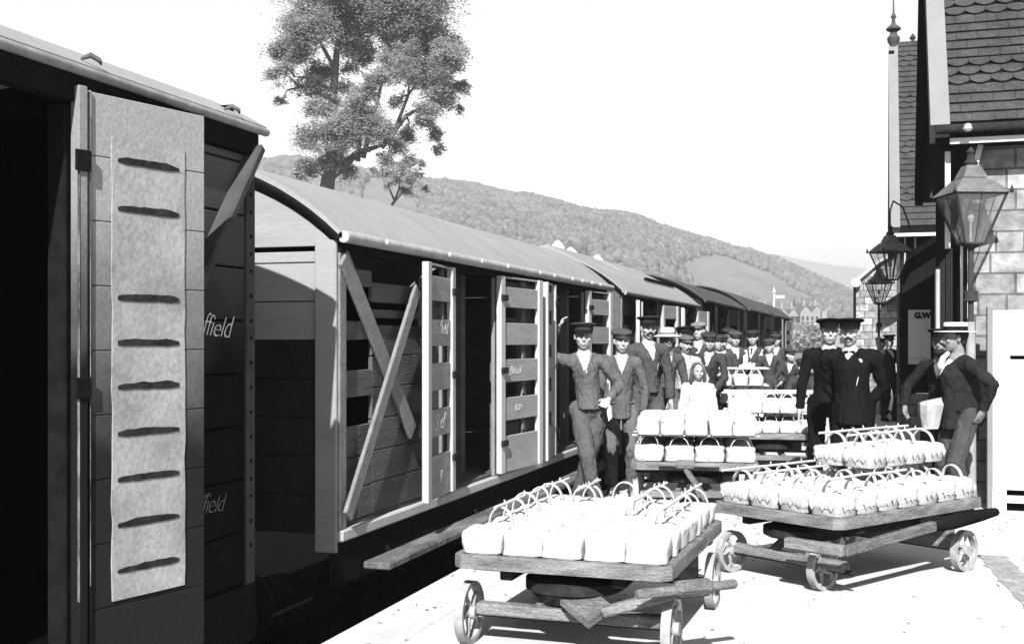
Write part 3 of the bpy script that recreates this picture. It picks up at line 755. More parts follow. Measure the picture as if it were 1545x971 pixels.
# raised gabled skylight along the roof
b = MB(); zr = 2.66; gw = .62
for (ya, yb) in ((13.95, 16.4), (16.9, 19.6)):
    b.poly([(xc3 + .32 - gw, ya, zr - .06), (xc3 + .32 + gw, ya, zr - .30), (xc3 + .32 + gw, ya, zr - .18), (xc3 + .32, ya, zr + .14), (xc3 + .32 - gw, ya, zr)], (0, yb - ya, 0))
each(b, 'skylight', gray('skylight_paint', .32, .08, 4), v3)
MB().beam((xc3 + .32 + gw + .02, 17.0, zr - .15), (xc3 + .32 + gw + .02, 19.5, zr - .15), .04, .04).build('skylight_rail', m_tar, v3)
for (u, d, h_) in ((853, 16.5, .26), (870, 17.2, .22), (908, 18.8, .22)):
    p = PD(u, d, 0); 
    q = MB().lathe([(.075, 0), (.065, h_ * .45), (.11, h_ * .5), (.11, h_ * .62), (.06, h_ * .85), (.02, h_)], (xc3 - .1, p.y, 2.76), 12)
    q.lathe([(.05, -.2), (.05, .02)], (xc3 - .1, p.y, 2.76), 10)
    q.build('roof_ventilator', gray('white_paint', .75), v3, smooth=40)
far_van(20.7, 27.2, X2, .5, 2.34, 2.0, m_dkpaint, m_vroofd, [(22.2, 24.0)], 'dark van behind the pale skylight van, its doors open', 'dark_van', leaf_mat=m_dkpaint)
far_van(27.9, 34.4, X2, .5, 2.36, 1.75, m_dkpaint, m_vroofd, [(30, 31.8)], 'dark round roofed van, last but one in the train', 'dark_van', leaf_mat=m_dkpaint)
far_van(35.1, 41.5, X2, .5, 2.36, 1.75, m_dkpaint, m_vroofd, [(37, 39)], 'last dark van at the far end of the train', 'dark_van', leaf_mat=gray('dull_door', .18, .2, 4))
# thin iron post above roofs
sgp = MB().tube([PD(828, 30, -1), PD(828, 30, CAMH + (VH - 366) * 30 / FPX)], .035).build('iron_post', gray('pale_iron', .3, .2, 6)); tag(sgp, 'thin post sticking up beyond the van roofs', 'post')

# ------------------------------------------------------------------ station buildings
def stone_mat():
    m = bpy.data.materials.new('rough_ashlar'); m.use_nodes = True; t = m.node_tree; bs = t.nodes['Principled BSDF']
    tc = t.nodes.new('ShaderNodeTexCoord'); sx = t.nodes.new('ShaderNodeSeparateXYZ'); t.links.new(tc.outputs['Object'], sx.inputs[0])
    ad = t.nodes.new('ShaderNodeMath'); t.links.new(sx.outputs[0], ad.inputs[0]); t.links.new(sx.outputs[1], ad.inputs[1])
    cb = t.nodes.new('ShaderNodeCombineXYZ'); t.links.new(ad.outputs[0], cb.inputs[0]); t.links.new(sx.outputs[2], cb.inputs[1])
    br = t.nodes.new('ShaderNodeTexBrick'); br.inputs['Scale'].default_value = 1.0; br.inputs['Brick Width'].default_value = .37; br.inputs['Row Height'].default_value = .205
    br.inputs['Mortar Size'].default_value = .010; br.inputs['Mortar Smooth'].default_value = .3; br.offset = .38; br.squash = .7; br.squash_frequency = 3
    br.inputs['Color1'].default_value = (.14, .14, .14, 1); br.inputs['Color2'].default_value = (.27, .27, .27, 1); br.inputs['Mortar'].default_value = (.085, .085, .085, 1)
    t.links.new(cb.outputs[0], br.inputs['Vector'])
    n = t.nodes.new('ShaderNodeTexNoise'); n.inputs['Scale'].default_value = 7; n.inputs['Detail'].default_value = 8; t.links.new(tc.outputs['Object'], n.inputs['Vector'])
    r = t.nodes.new('ShaderNodeMapRange'); r.inputs[1].default_value = .3; r.inputs[2].default_value = .7; r.inputs[3].default_value = .55; r.inputs[4].default_value = 1.3; t.links.new(n.outputs[0], r.inputs[0])
    mx = t.nodes.new('ShaderNodeVectorMath'); mx.operation = 'SCALE'; t.links.new(br.outputs[0], mx.inputs[0]); t.links.new(r.outputs[0], mx.inputs['Scale']); t.links.new(mx.outputs[0], bs.inputs['Base Color'])
    mh = t.nodes.new('ShaderNodeMath'); mh.operation = 'SUBTRACT'; t.links.new(n.outputs[0], mh.inputs[0]); t.links.new(br.outputs['Fac'], mh.inputs[1])
    bp_ = t.nodes.new('ShaderNodeBump'); bp_.inputs['Strength'].default_value = .9; bp_.inputs['Distance'].default_value = .05; t.links.new(mh.outputs[0], bp_.inputs['Height']); t.links.new(bp_.outputs[0], bs.inputs['Normal'])
    bs.inputs['Roughness'].default_value = .95; bs.inputs['Specular IOR Level'].default_value = 0
    return m
m_stone = stone_mat()
m_tile = gray('clay_tile', .065, .35, 3.0, .8, .3, 40, fine=.3)
m_timber = gray('dark_station_timber', .012, .3, 5, .7)
m_white = gray('white_paint', .75, .08, 8)
m_board = gray('bargeboard_paint', .24, .08, 4, .7)

def tile_slope(root, x0, x1, ye, ze, yr, zr, tw=.2, rh=.135):
    """courses of tiles, plain and scalloped by turns, real overlapping strips"""
    S = Vector((0, yr - ye, zr - ze)); L = S.length; S.normalize(); N = Vector((0, -S.z, S.y));
    if N.z < 0: N = -N
    b = MB(); n = int(L / rh); k = 0
    for r in range(n + 1):
        sc = (r % 8) in (4, 5, 6)
        base = Vector((0, ye, ze)) + S * (r * rh)
        xs = []; m = int((x1 - x0) / tw) + 2; ph = (r % 2) * tw / 2
        for i in range(m):
            xa = x0 + (i - 1) * tw + ph; xb = xa + tw - .004
            xa_, xb_ = max(xa, x0), min(xb, x1)
            if xb_ - xa_ < .01: continue
            low = []
            for q in range(9 if sc else 2):
                f = q / (8 if sc else 1); x = xa_ + (xb_ - xa_) * f
                g = (x - xa) / tw
                dz = .055 * (1 - math.sin(math.pi * g) ** .8) if sc else 0
                low.append((x, dz))
            up = rh * 1.15; lift = random.uniform(0, .006)
            pts_ = [Vector((x, 0, 0)) + base + S * dz + N * (.026 + lift) for x, dz in low] + [Vector((xb_, 0, 0)) + base + S * up + N * .002, Vector((xa_, 0, 0)) + base + S * up + N * .002]
            b.poly(pts_, N * -.014)
    b.build('roof_tiles', m_tile, root)
    d = MB().poly([Vector((x0, ye, ze)), Vector((x0, yr, zr)), Vector((x0, yr, zr - .12)), Vector((x0, ye, ze - .12))], (x1 - x0, 0, 0)); d.build('roof_deck', m_timber, root)

def gable_block(name, label, xv, xw, x1, yf, yb_, zeave, zridge, vw=.18, tw=.2, rh=.135, front_mat=None):
    r = empty(name, (0, 0, 0), 0, label, 'building'); ym = (yf + yb_) / 2; ov = .38
    tile_slope(r, xv + vw, x1, yf - ov, zeave, ym, zridge, tw, rh)
    # rear slope, plain
    MB().poly([Vector((xv + .02, ym, zridge)), Vector((xv + .02, yb_ + ov, zeave)), Vector((xv + .02, yb_ + ov, zeave - .12)), Vector((xv + .02, ym, zridge - .12))], (x1 - xv - .02, 0, 0)).build('rear_roof', m_tile, r)
    # bargeboards
    S = Vector((0, ym - yf + ov, zridge - zeave)).normalized(); N = Vector((0, -S.z, S.y)); N = N if N.z > 0 else -N
    e = Vector((0, yf - ov - .03, zeave - .04)); t_ = Vector((0, ym, zridge))
    MB().poly([e + N * .045 + Vector((xv, 0, 0)), t_ + N * .045 + Vector((xv, 0, 0)), t_ - N * .20 + Vector((xv, 0, 0)), e - N * .20 + Vector((xv, 0, 0))], (vw - .003, 0, 0)).build('bargeboard', m_board, r)
    e2 = Vector((0, yb_ + ov, zeave)); N2 = Vector((0, S.z, S.y))
    MB().poly([e2 + N2 * .03 + Vector((xv, 0, 0)), t_ + N2 * .03 + Vector((xv, 0, 0)), t_ - N2 * .30 + Vector((xv, 0, 0)), e2 - N2 * .30 + Vector((xv, 0, 0))], (vw * .6, 0, 0)).build('rear_bargeboard', m_timber, r)
    MB().poly([Vector((xw, yf + .01, 0)), Vector((xw, yb_, 0)), Vector((xw, yb_, zeave)), Vector((xw, ym, zridge - .25)), Vector((xw, yf + .01, zeave))], (.25, 0, 0)).build('platform_wall', m_timber, r)
    return r
st = gable_block('station_gable', 'near station building with steep scalloped tile roof at the right edge', .45, .72, 9.0, 12.3, 17.2, 3.68, 7.35)
MB().bx(.86, 9, 12.3, 12.6, 0, 3.66).build('front_wall', m_stone, st)
MB().bx(.72, .855, 12.305, 12.6, 0, 3.66).build('corner_timber', m_timber, st)
for x_ in (.755, .82): MB().bx(x_ - .012, x_ + .012, 12.275, 12.303, 1.6, 2.55).build('window_bar', m_white, st)
MB().bx(.50, 9, 11.98, 12.29, 3.50, 3.56).build('soffit', m_timber, st)
MB().bx(.63, 9, 11.94, 11.975, 3.49, 3.545).build('fascia', m_white, st)
MB().tube([(.5, 11.86, 3.62), (9, 11.86, 3.62)], .045, n=10).build('gutter', m_irond, st, smooth=50)
MB().lathe([(.03, -.02), (.045, 0), (.03, .05), (.0, .06)], (.78, 11.80, 3.60), 10).build('gutter_bracket', m_iron, st)
MB().tube([(.53, 12.2, 0), (.53, 12.2, 2.3)], .022, n=8).build('drainpipe', gray('pipe_paint', .4, .2, 8), st, smooth=50)
each(MB().beam((.70, 12.15, 2.6), (.92, 12.15, 3.5), .04, .05).beam((.62, 12.17, 2.5), (.62, 12.17, 3.45), .05, .05), 'eave_bracket', m_white, st)
# dark windows and door along the platform face
wb = MB(); fb = MB()
for ya in (12.9, 14.4, 15.9):
    wb.bx(.705, .719, ya, ya + .9, 1.0, 2.5)
    for q in (0, .44, .9): fb.bx(.69, .704, ya + q - .03, ya + q + .03, .95, 2.55)
each(wb, 'window', m_glass, st); fb.build('window_frame', gray('dull_frame', .3, .1, 4), st)

# low linking range, set back, with a sloping veranda roof
lk = empty('link_range', (0, 0, 0), 0, 'low dark range with white window bars between the two station gables', 'building')
MB().bx(1.35, 5, 17.2, 22.75, 0, 3.3).build('wall', m_timber, lk)
MB().poly([Vector((.35, 17.25, 2.72)), Vector((3.2, 17.25, 4.6)), Vector((3.2, 17.25, 4.7)), Vector((.35, 17.25, 2.82))], (0, 5.0, 0)).build('veranda_roof', m_tile, lk)
MB().bx(.33, .40, 17.3, 22.2, 2.60, 2.72).build('veranda_fascia', m_timber, lk)
for y_ in (17.9, 19.6, 21.3):
    each(MB().bx(1.30, 1.349, y_ + .2, y_ + .26, .9, 2.6).bx(1.30, 1.349, y_ + .9, y_ + .96, .9, 2.6), 'window_frame', m_white, lk)

s2 = gable_block('station_gable', 'farther station gable with iron finial on its tiled roof and a poster board', .14, .36, 6.0, 22.8, 28.4, 3.68, 7.75, vw=.19, tw=.22, rh=.16)
MB().bx(.36, 6, 22.805, 23.1, .62, 3.66).build('front_wall', m_timber, s2)
MB().bx(.28, 6, 22.7, 23.1, 0, .60, bev=.02).build('stone_plinth', m_stone, s2)
MB().bx(.1, 6, 22.42, 22.46, 3.50, 3.56).build('fascia', m_white, s2)
each(MB().bx(.40, .43, 22.74, 22.80, 3.0, 3.5).bx(.58, .61, 22.74, 22.80, 3.0, 3.5), 'eave_bracket', m_white, s2)
MB().tube([(.3, 22.75, 0), (.3, 22.75, 3.4)], .03, n=8).build('drainpipe', gray('dark_pipe', .12, .2, 5), s2)
# finial and ridge cresting
rt = (.24, 25.6, 7.75)
MB().lathe([(.05, -.1), (.09, .0), (.09, .05), (.12, .10), (.13, .18), (.075, .25), (.065, .30), (.15, .35), (.15, .38), (.045, .47), (.03, .57), (.06, .62), (.02, .70), (.008, 1.1), (.004, 1.8)], rt, 14).build('finial', gray('finial_paint', .08, .3, 8), s2, smooth=40)
cr = MB().bx(.3, 6, 25.56, 25.64, 7.74, 7.82)
for i in range(20): cr.lathe([(.03, 0), (.03, .05), (.07, .10), (.03, .16), (.0, .2)], (.62 + i * .28, 25.6, 7.8), 8)
cr.build('ridge_cresting', m_tile, s2)
# G.W poster board
pb = empty('poster_board', (.67, 22.66, 1.16), 0, 'tall white railway poster headed G.W on the dark station wall', 'notice board')
MB().bx(-.25, .25, 0, .03, -.05, 1.06).build('backboard', m_timber, pb)
MB().bx(-.20, .19, -.012, -.003, .0, 1.0).build('poster', gray('poster_paper', .9, .1, 6), pb)
def text_part(txt, root, loc, size, rz, mat, name='lettering', ext=.002, off=.012):
    cu = bpy.data.curves.new('t', 'FONT'); cu.body = txt; cu.size = size; cu.extrude = ext; cu.offset = off; t = bpy.data.objects.new('tmp', cu); col.objects.link(t)
    me = bpy.data.meshes.new_from_object(t.evaluated_get(bpy.context.evaluated_depsgraph_get())); bpy.data.objects.remove(t); me.materials.clear(); me.materials.append(mat); me.name = name
    o = bpy.data.objects.new(name, me); col.objects.link(o); o.location = loc; o.rotation_euler = (R_(90), 0, rz); o.parent = root; return o
text_part('G.W', pb, (-.09, -.016, .85), .14, 0, m_irond)
ln = MB()
for i in range(3): ln.bx(-.15, .14, -.014, -.0125, .10 + i * .012, .103 + i * .012)
ln.build('small_print', gray('faint_print', .2, .2, 5), pb)

# far pale stone wing
fw = empty('stone_wing', (0, 0, 0), 0, 'pale stone wing with sloping top at the far end of the platform', 'building')
MB().poly([Vector((-.72, 36, 0)), Vector((4, 36, 0)), Vector((4, 36, 5.0)), Vector((.35, 36, 4.15)), (Vector((-.1, 36, 3.85))), Vector((-.72, 36, 3.3))], (0, 8, 0)).build('wall', m_stone, fw)
MB().beam((-.76, 35.9, 3.33), (-.1, 35.9, 3.9), .2, .07).beam((-.1, 35.9, 3.9), (.5, 35.9, 4.22), .2, .07).build('coping', m_white, fw)
MB().lathe([(.13, -.1), (.14, 0), (.13, .1), (.06, .12), (.05, .14), (0, .14)], (-.72, 35.86, 3.30), 18, Matrix.Rotation(R_(90), 3, 'X')).build('scroll', m_white, fw)
MB().tube([(-.76, 35.95, 0), (-.76, 35.95, 3.2)], .04).build('drainpipe', m_timber, fw)
MB().beam((.0, 35.5, 2.6), (.8, 35.5, 3.1), 1.0, .08).build('small_canopy', m_timber, fw)

# white hoarding with dark slots at the foot of the stone wall
hd = empty('white_hoarding', (0, 0, 0), 0, 'white painted boarded hoarding with dark gaps at the right edge', 'hoarding')
hx0 = PZ(1484, 765); hy = 11.75
x0 = .945
wbd = MB()
wbd.bx(x0 + .05, 4, hy, hy + .05, .20, 1.42, bev=.004).bx(x0 + .05, x0 + .2, hy, hy + .05, 1.421, 1.455).bx(x0 + .05, 4, hy + .0, hy + .05, 1.456, 1.88, bev=.004).bx(x0 + .05, x0 + .17, hy, hy + .05, 0, .199).bx(x0 + .17, 4, hy, hy + .05, .08, .145)
wbd.build('boards', gray('whitewash', .78, .05, 3, .9), hd)
MB().bx(x0, x0 + .049, hy - .02, hy + .09, 0, 1.92, bev=.006).build('post', m_board, hd)
MB().bx(x0 + .05, 4, hy + .07, hy + .09, 0, 1.85).build('backing', m_blk, hd)

# ------------------------------------------------------------------ gas lamps
def glass_mat():
    m = bpy.data.materials.new('lamp_glass'); m.use_nodes = True; t = m.node_tree; t.nodes.clear(); o = t.nodes.new('ShaderNodeOutputMaterial')
    a = t.nodes.new('ShaderNodeBsdfTransparent'); a.inputs[0].default_value = (.82, .82, .82, 1); g = t.nodes.new('ShaderNodeBsdfGlossy'); g.inputs['Roughness'].default_value = .08; g.inputs[0].default_value = (.8, .8, .8, 1)
    d = t.nodes.new('ShaderNodeBsdfDiffuse'); d.inputs[0].default_value = (.5, .5, .5, 1)
    x = t.nodes.new('ShaderNodeMixShader'); x.inputs[0].default_value = .10; x2 = t.nodes.new('ShaderNodeMixShader'); x2.inputs[0].default_value = .05
    t.links.new(a.outputs[0], x.inputs[1]); t.links.new(g.outputs[0], x.inputs[2]); t.links.new(x.outputs[0], x2.inputs[1]); t.links.new(d.outputs[0], x2.inputs[2]); t.links.new(x2.outputs[0], o.inputs[0]); return m
m_lglass = glass_mat(); m_lamp = gray('lamp_iron', .05, .4, 10, .5); m_lampl = gray('lamp_post_paint', .30, .2, 8, .6)
def lamp(loc, zl, k, label, bracket=False, rz=.3, post=True):
    """square tapering lantern; zl = bottom height of the glass, k = overall scale"""
    r = empty('gas_lamp', loc, 0, label, 'street lamp', 'gas lamps along the platform')
    w0, w1, h = .10 * k, .26 * k, .50 * k
    rot = Matrix.Rotation(rz, 3, 'Z')
    def q(w_, z): return [rot @ Vector((sx * w_, sy * w_, z)) for sx, sy in ((-1, -1), (1, -1), (1, 1), (-1, 1))]
    lo, hi = q(w0, zl), q(w1, zl + h)
    g = MB(); g.add(lo + hi, [(i, (i + 1) % 4, (i + 1) % 4 + 4, i + 4) for i in range(4)]); g.build('glass', m_lglass, r, fix=False)
    f = MB()
    for i in range(4):
        f.tube([lo[i], hi[i]], .015 * k, n=6); f.tube([lo[i], lo[(i + 1) % 4]], .014 * k, n=6); f.tube([hi[i], hi[(i + 1) % 4]], .016 * k, n=6)
        f.tube([(lo[i] + lo[(i + 1) % 4]) / 2, (hi[i] + hi[(i + 1) % 4]) / 2], .006 * k, n=5)
        f.lathe([(.0, -.03), (.02, -.01), (.012, .02), (0, .06)], hi[i] * 1.0 + Vector((hi[i].x * .12, hi[i].y * .12, .02 * k)), 6)
    f.build('frame', m_lamp, r, smooth=50)
    rf = MB(); w2, w3 = .14 * k, .125 * k; H = zl + h
    a, b_, c_, d_ = q(w1 * 1.12, H), q(w2, H + .16 * k), q(w3, H + .17 * k), q(.07 * k, H + .30 * k)
    rf.add(a + b_, [(i, (i + 1) % 4, (i + 1) % 4 + 4, i + 4) for i in range(4)] + [(3, 2, 1, 0)])
    rf.add(c_ + d_, [(i, (i + 1) % 4, (i + 1) % 4 + 4, i + 4) for i in range(4)] + [(4, 5, 6, 7)])
    rf.build('lamp_roof', gray('lamp_roof_iron', .15, .35, 9, .5), r)
    MB().lathe([(.06 * k, 0), (.075 * k, .03 * k), (.04 * k, .07 * k), (.035 * k, .12 * k), (.05 * k, .14 * k), (.0, .2 * k)], (0, 0, H + .30 * k), 12).build('chimney', m_lamp, r, smooth=40)
    MB().tube([(0, 0, zl - .02), (0, 0, zl + .28 * k)], .012 * k, n=6).lathe([(.02 * k, 0), (.035 * k, .05 * k), (.02 * k, .12 * k), (0, .13 * k)], (0, 0, zl + .22 * k), 8).build('burner', m_iron, r)
    if post:
        MB().tube([(0, 0, 0), (0, 0, .25), (0, 0, zl * .70), (0, 0, zl * .705)], [.075 * k, .055 * k, .045 * k, .03 * k], n=12).build('post', m_lampl, r, smooth=50)
        MB().tube([(0, 0, zl * .705), (0, 0, zl - .02)], .03 * k, n=10).lathe([(.045 * k, -.05), (.075 * k, -.04), (.06 * k, 0), (.075 * k, .05), (.045 * k, .06)], (0, 0, zl * .80), 12).lathe([(.03 * k, -.04), (.07 * k, -.02), (.1 * k, .0)], (0, 0, zl - .01), 12).build('post_top', m_lamp, r, smooth=40)
        MB().tube([(-.24 * k, 0, zl * .86), (.24 * k, 0, zl * .86)], .012 * k, n=6).build('ladder_bar', m_lamp, r) if False else None
    if bracket:
        pts = [(0, 0, H + .45 * k), (0, .1, H + .75 * k), (.05, .3, H + .95 * k), (.2, .8, H + .9 * k), (.35, 1.6, H + .55 * k)]
        MB().tube(pts, .014, n=6).build('bracket', m_lamp, r, smooth=50)
    return r
p = PD(1464, 11.15); lamp((p.x, p.y - .06, 0), 2.52, .93, 'big near gas lamp before the stone wall, behind the boater hat', rz=.35)
lp = bpy.data.objects[-1]
p = PD(1343, 18.3); lamp((p.x, p.y, 0), 2.55, .88, 'second gas lamp, hung from a swan neck bracket', bracket=True, rz=.5, post=False)
p = PD(1326, 25); lamp((p.x, p.y, 0), 2.4, .85, 'third gas lamp, half hidden below the bracket lamp', rz=.3)
p = PD(1322, 36); lamp((p.x, p.y - 1.5, 0), 2.45, .8, 'farthest and smallest gas lamp, before the stone wing', rz=.7)

# ------------------------------------------------------------------ luggage trolleys
WR = .165
def wheel_mb(r=WR, n=30):
    rt = Matrix.Rotation(R_(90), 3, 'Y'); a = MB()
    a.lathe([(r - .028, -.022), (r, -.024), (r, .024), (r - .028, .022), (r - .028, -.022)], (0, 0, 0), n, rt, cap=False)
    a.lathe([(.0, -.04), (.035, -.04), (.035, .04), (.0, .04)], (0, 0, 0), 12, rt)
    for k in range(5):
        t0 = 2 * math.pi * k / 5; pts = []
        for i in range(6):
            q = i / 5; rr = .03 + (r - .045) * q; t_ = t0 + .5 * math.sin(q * math.pi * .9)
            pts.append((0, rr * math.cos(t_), rr * math.sin(t_)))
        a.tube(pts, [.016, .013, .011, .011, .012, .016], n=6)
    return a
def trolley(loc, rz, W, L, zt, label, steer=0.0, WR=.165, inset=.03):
    r = empty('luggage_trolley', loc, rz, label, 'trolley', 'platform trolleys loaded with fruit baskets')
    pl = MB(); n = 7
    for i in range(n):
        x0_ = -W / 2 + .04 + (W - .08) * i / n; pl.bx(x0_ + .004, x0_ + (W - .08) / n - .004, .04, L - .04, zt - .045, zt - .012, bev=.003)
    pl.build('deck_boards', m_wood, r)
    # rim with cut corners
    c = .05; rim = [(-W / 2 + c, 0), (W / 2 - c, 0), (W / 2, c), (W / 2, L - c), (W / 2 - c, L), (-W / 2 + c, L), (-W / 2, L - c), (-W / 2, c)]
    t_ = .045; inn = [(-W / 2 + c, t_), (W / 2 - c, t_), (W / 2 - t_, c), (W / 2 - t_, L - c), (W / 2 - c, L - t_), (-W / 2 + c, L - t_), (-W / 2 + t_, L - c), (-W / 2 + t_, c)]
    rb = MB(); vs2 = []
    for (x, y) in rim: vs2 += [(x, y, zt - .07), (x, y, zt - .008), (x * .992, y * .996 + .004, zt)]
    for (x, y) in inn: vs2 += [(x, y, zt - .07), (x, y, zt)]
    fs2 = []; m = 8
    for i in range(m):
        j = (i + 1) % m
        fs2 += [(i * 3, j * 3, j * 3 + 1, i * 3 + 1), (i * 3 + 1, j * 3 + 1, j * 3 + 2, i * 3 + 2), (i * 3 + 2, j * 3 + 2, 24 + j * 2 + 1, 24 + i * 2 + 1), (24 + i * 2 + 1, 24 + j * 2 + 1, 24 + j * 2, 24 + i * 2), (24 + i * 2, 24 + j * 2, j * 3, i * 3)]
    rb.add(vs2, fs2); rb.build('rim', m_woodl, r)
    fr = MB()
    for y_ in (L * .16, L * .86): fr.bx(-W / 2 + .03, W / 2 - .03, y_ - .04, y_ + .04, zt - .12, zt - .046, bev=.006)
    for x_ in (-W * .26, W * .26): fr.bx(x_ - .035, x_ + .035, .07, L - .07, zt - .072 - .06, zt - .0715, bev=.006)
    fr.build('under_frame', m_irond, r)
    MB().bx(-W * .26 + .036, W * .26 - .036, L * .3, L * .8, zt - .20, zt - .0725, bev=.01).build('under_shade_box', m_irond, r)  # solid dark box added beneath the deck to deepen its shade
    # turntable and front axle bolster
    yf = L * .11
    MB().lathe([(.24, zt - .20), (.26, zt - .19), (.26, zt - .14), (.22, zt - .13)], (0, yf + .14, 0), 28).build('turntable', m_irond, r, smooth=40)
    ax = empty('front_axle', (0, yf, 0), steer); ax.parent = r
    bolster = MB().beam((-W / 2 + .08, 0, WR + .03), (W / 2 - .08, 0, WR + .03), .09, .06, bev=.008)
    bolster.beam((-.16, 0, WR + .03), (-.06, .12, zt - .17), .05, .05).beam((.16, 0, WR + .03), (.06, .12, zt - .17), .05, .05)
    bo = bolster.build('bolster', m_woodl, r); bo.location = ax.location; bo.rotation_euler = (0, 0, steer)
    bpy.data.objects.remove(ax)
    axl = MB().tube([(-W / 2 + .01, 0, WR), (W / 2 - .01, 0, WR)], .016, n=8).build('axle', m_irond, r); axl.location = (0, yf, 0); axl.rotation_euler = (0, 0, steer)
    MB().tube([(-W / 2 + .01, L * .87, WR), (W / 2 - .01, L * .87, WR)], .016, n=8).build('axle', m_irond, r)
    MB().bx(-W / 2 + .12, W / 2 - .12, L * .87 - .045, L * .87 + .045, WR + .0, zt - .125, bev=.01).build('rear_bolster', m_woodl, r)
    wm = wheel_mb(WR); me = wm.mesh('wheel'); me.materials.append(m_iron); me.shade_smooth(); me.set_sharp_from_angle(angle=R_(35))
    for s_ in (-1, 1):
        o = bpy.data.objects.new('wheel', me); col.objects.link(o); o.parent = r
        c_, s2_ = math.cos(steer), math.sin(steer); hw_ = W / 2 - (inset if s_ > 0 else .03); o.location = (s_ * hw_ * c_, yf + s_ * hw_ * s2_, WR); o.rotation_euler = (0.3, 0, steer)
        o = bpy.data.objects.new('wheel', me); col.objects.link(o); o.parent = r; o.location = (s_ * (W / 2 - .03), L * .87, WR); o.rotation_euler = (0.9, 0, 0)
    return r
def world_cam(lat, d, z=0.0): return Vector((CT * lat - ST * d, ST * lat + CT * d, z))
# --- trolley 1
W1, L1, ZT = 1.14, 1.62, .50
rz1 = R_(-1.5); near1 = world_cam(.765, 5.60)
def corner_to_origin(near, rz, W): return near - Matrix.Rotation(rz, 3, 'Z') @ Vector((W / 2, 0, 0))
o1 = corner_to_origin(near1, rz1, W1)
t1 = trolley(o1, rz1, W1, L1, ZT, 'nearest trolley in the foreground, loaded with white wrapped baskets')
def to_local(root_loc, rz, p): return Matrix.Rotation(-rz, 3, 'Z') @ (Vector(p) - Vector(root_loc))
# drawbar of trolley 1: plate, tapering bar and thick T handle pointing at us and right
A = to_local(o1, rz1, PZ(905, 948, .20)); B_ = to_local(o1, rz1, PZ(1005, 893, .36)); 
lA = Vector((A.x, A.y, .16)); 
d0 = MB()
ctr = to_local(o1, rz1, PZ(925, 950, .14)); hl = to_local(o1, rz1, PZ(960, 896, .40)); hr = to_local(o1, rz1, PZ(1110, 880, .40)); hm0 = hl.lerp(hr, .38); hm1 = hl.lerp(hr, .74)
lf_ = to_local(o1, rz1, PZ(845, 912, .26)); tip = to_local(o1, rz1, PZ(888, 948, .2)); rt_ = to_local(o1, rz1, PZ(922, 922, .25))
MB().poly([lf_, tip, rt_, lf_.lerp(rt_, .6) + Vector((0, .10, .03))], (0, 0, .035)).build('drawbar_plate', m_woodl, t1)
MB().beam(tip.lerp(rt_, .6) + Vector((0, 0, .03)), hm0.lerp(hm1, .5), .075, .05, bev=.01).build('drawbar', m_woodl, t1)
MB().tube([hl, hl.lerp(hr, .02), hr.lerp(hl, .02), hr], [.018, .024, .024, .018], n=12).build('handle', m_woodl, t1, smooth=50)
MB().tube([hm0, hm0.lerp(hm1, .1), hm0.lerp(hm1, .9), hm1], [.030, .045, .045, .030], n=8).build('handle_block', m_wood, t1)
# --- trolley 2
W2, L2 = 1.05, 1.68; rz2 = R_(-34); near2 = world_cam(2.01, 7.12); o2 = corner_to_origin(near2, rz2, W2)
t2 = trolley(o2, rz2, W2, L2, ZT, 'right hand trolley beside the boater hatted man, its drawbar turned along its side', WR=.142, inset=.26)
a0 = to_local(o2, rz2, PZ(1250, 829, .33)); a1 = to_local(o2, rz2, PZ(1400, 790, .38)); a2 = to_local(o2, rz2, PZ(1470, 772, .40)); a3 = to_local(o2, rz2, PZ(1184, 818, .33))
a1 = Vector((W2 / 2 + .07, a1.y, a1.z)); a2 = Vector((W2 / 2 + .07, L2 + .02, a2.z)); a0 = Vector((W2 / 2 + .07, -.05, .32))
MB().beam(a0, a1, .05, .065, bev=.008).build('drawbar', m_wood, t2)
MB().tube([a1.lerp(a2, -.05), a1.lerp(a2, .3), a1.lerp(a2, .7), a2], [.04, .055, .045, .03], n=8).build('handle', m_tar, t2, smooth=50)
MB().beam(a0 + Vector((.0, .0, 0)), a0 + Vector((-.42, -.02, .0)), .07, .07, bev=.01).build('drawbar_plate', m_woodl, t2)
# --- trolley 3
W3, L3 = 1.14, 1.6; rz3 = R_(9); c3 = world_cam(1.64, 10.42); t3 = trolley(c3, rz3, W3, L3, ZT, 'middle trolley before the porters, stacked two tiers high', steer=.1); o3_ = c3
MB().tube([(-.32, -.05, ZT - .015), (.22, -.05, ZT - .015)], .02, n=10).build('handle', m_woodl, t3, smooth=50)
MB().tube([(-.17, -.055, ZT - .01), (-.15, -.055, ZT - .01), (-.02, -.055, ZT - .01), (0, -.055, ZT - .01)], [.03, .042, .042, .03], n=8).build('handle_block', m_woodl, t3)
MB().beam((-.08, -.05, ZT - .05), (.10, -.12, .18), .07, .04, bev=.01).build('drawbar', m_wood, t3)
# --- trolley 4 and 5
W4, L4 = 1.05, 1.6; rz4 = R_(6); c4 = world_cam(3.06, 13.7); t4 = trolley(c4, rz4, W4, L4, ZT, 'fourth trolley, left of the two dark uniformed porters'); 
MB().beam((W4 / 2 - .03, -.06, .15), (W4 / 2 + .0, -.10, ZT + .20), .05, .04, bev=.008).build('drawbar', m_wood, t4)
W5, L5 = .90, 1.5; rz5 = R_(8); c5 = world_cam(3.05, 16.0); t5 = trolley(c5, rz5, W5, L5, ZT, 'farthest trolley under the three tier stack near the boys')

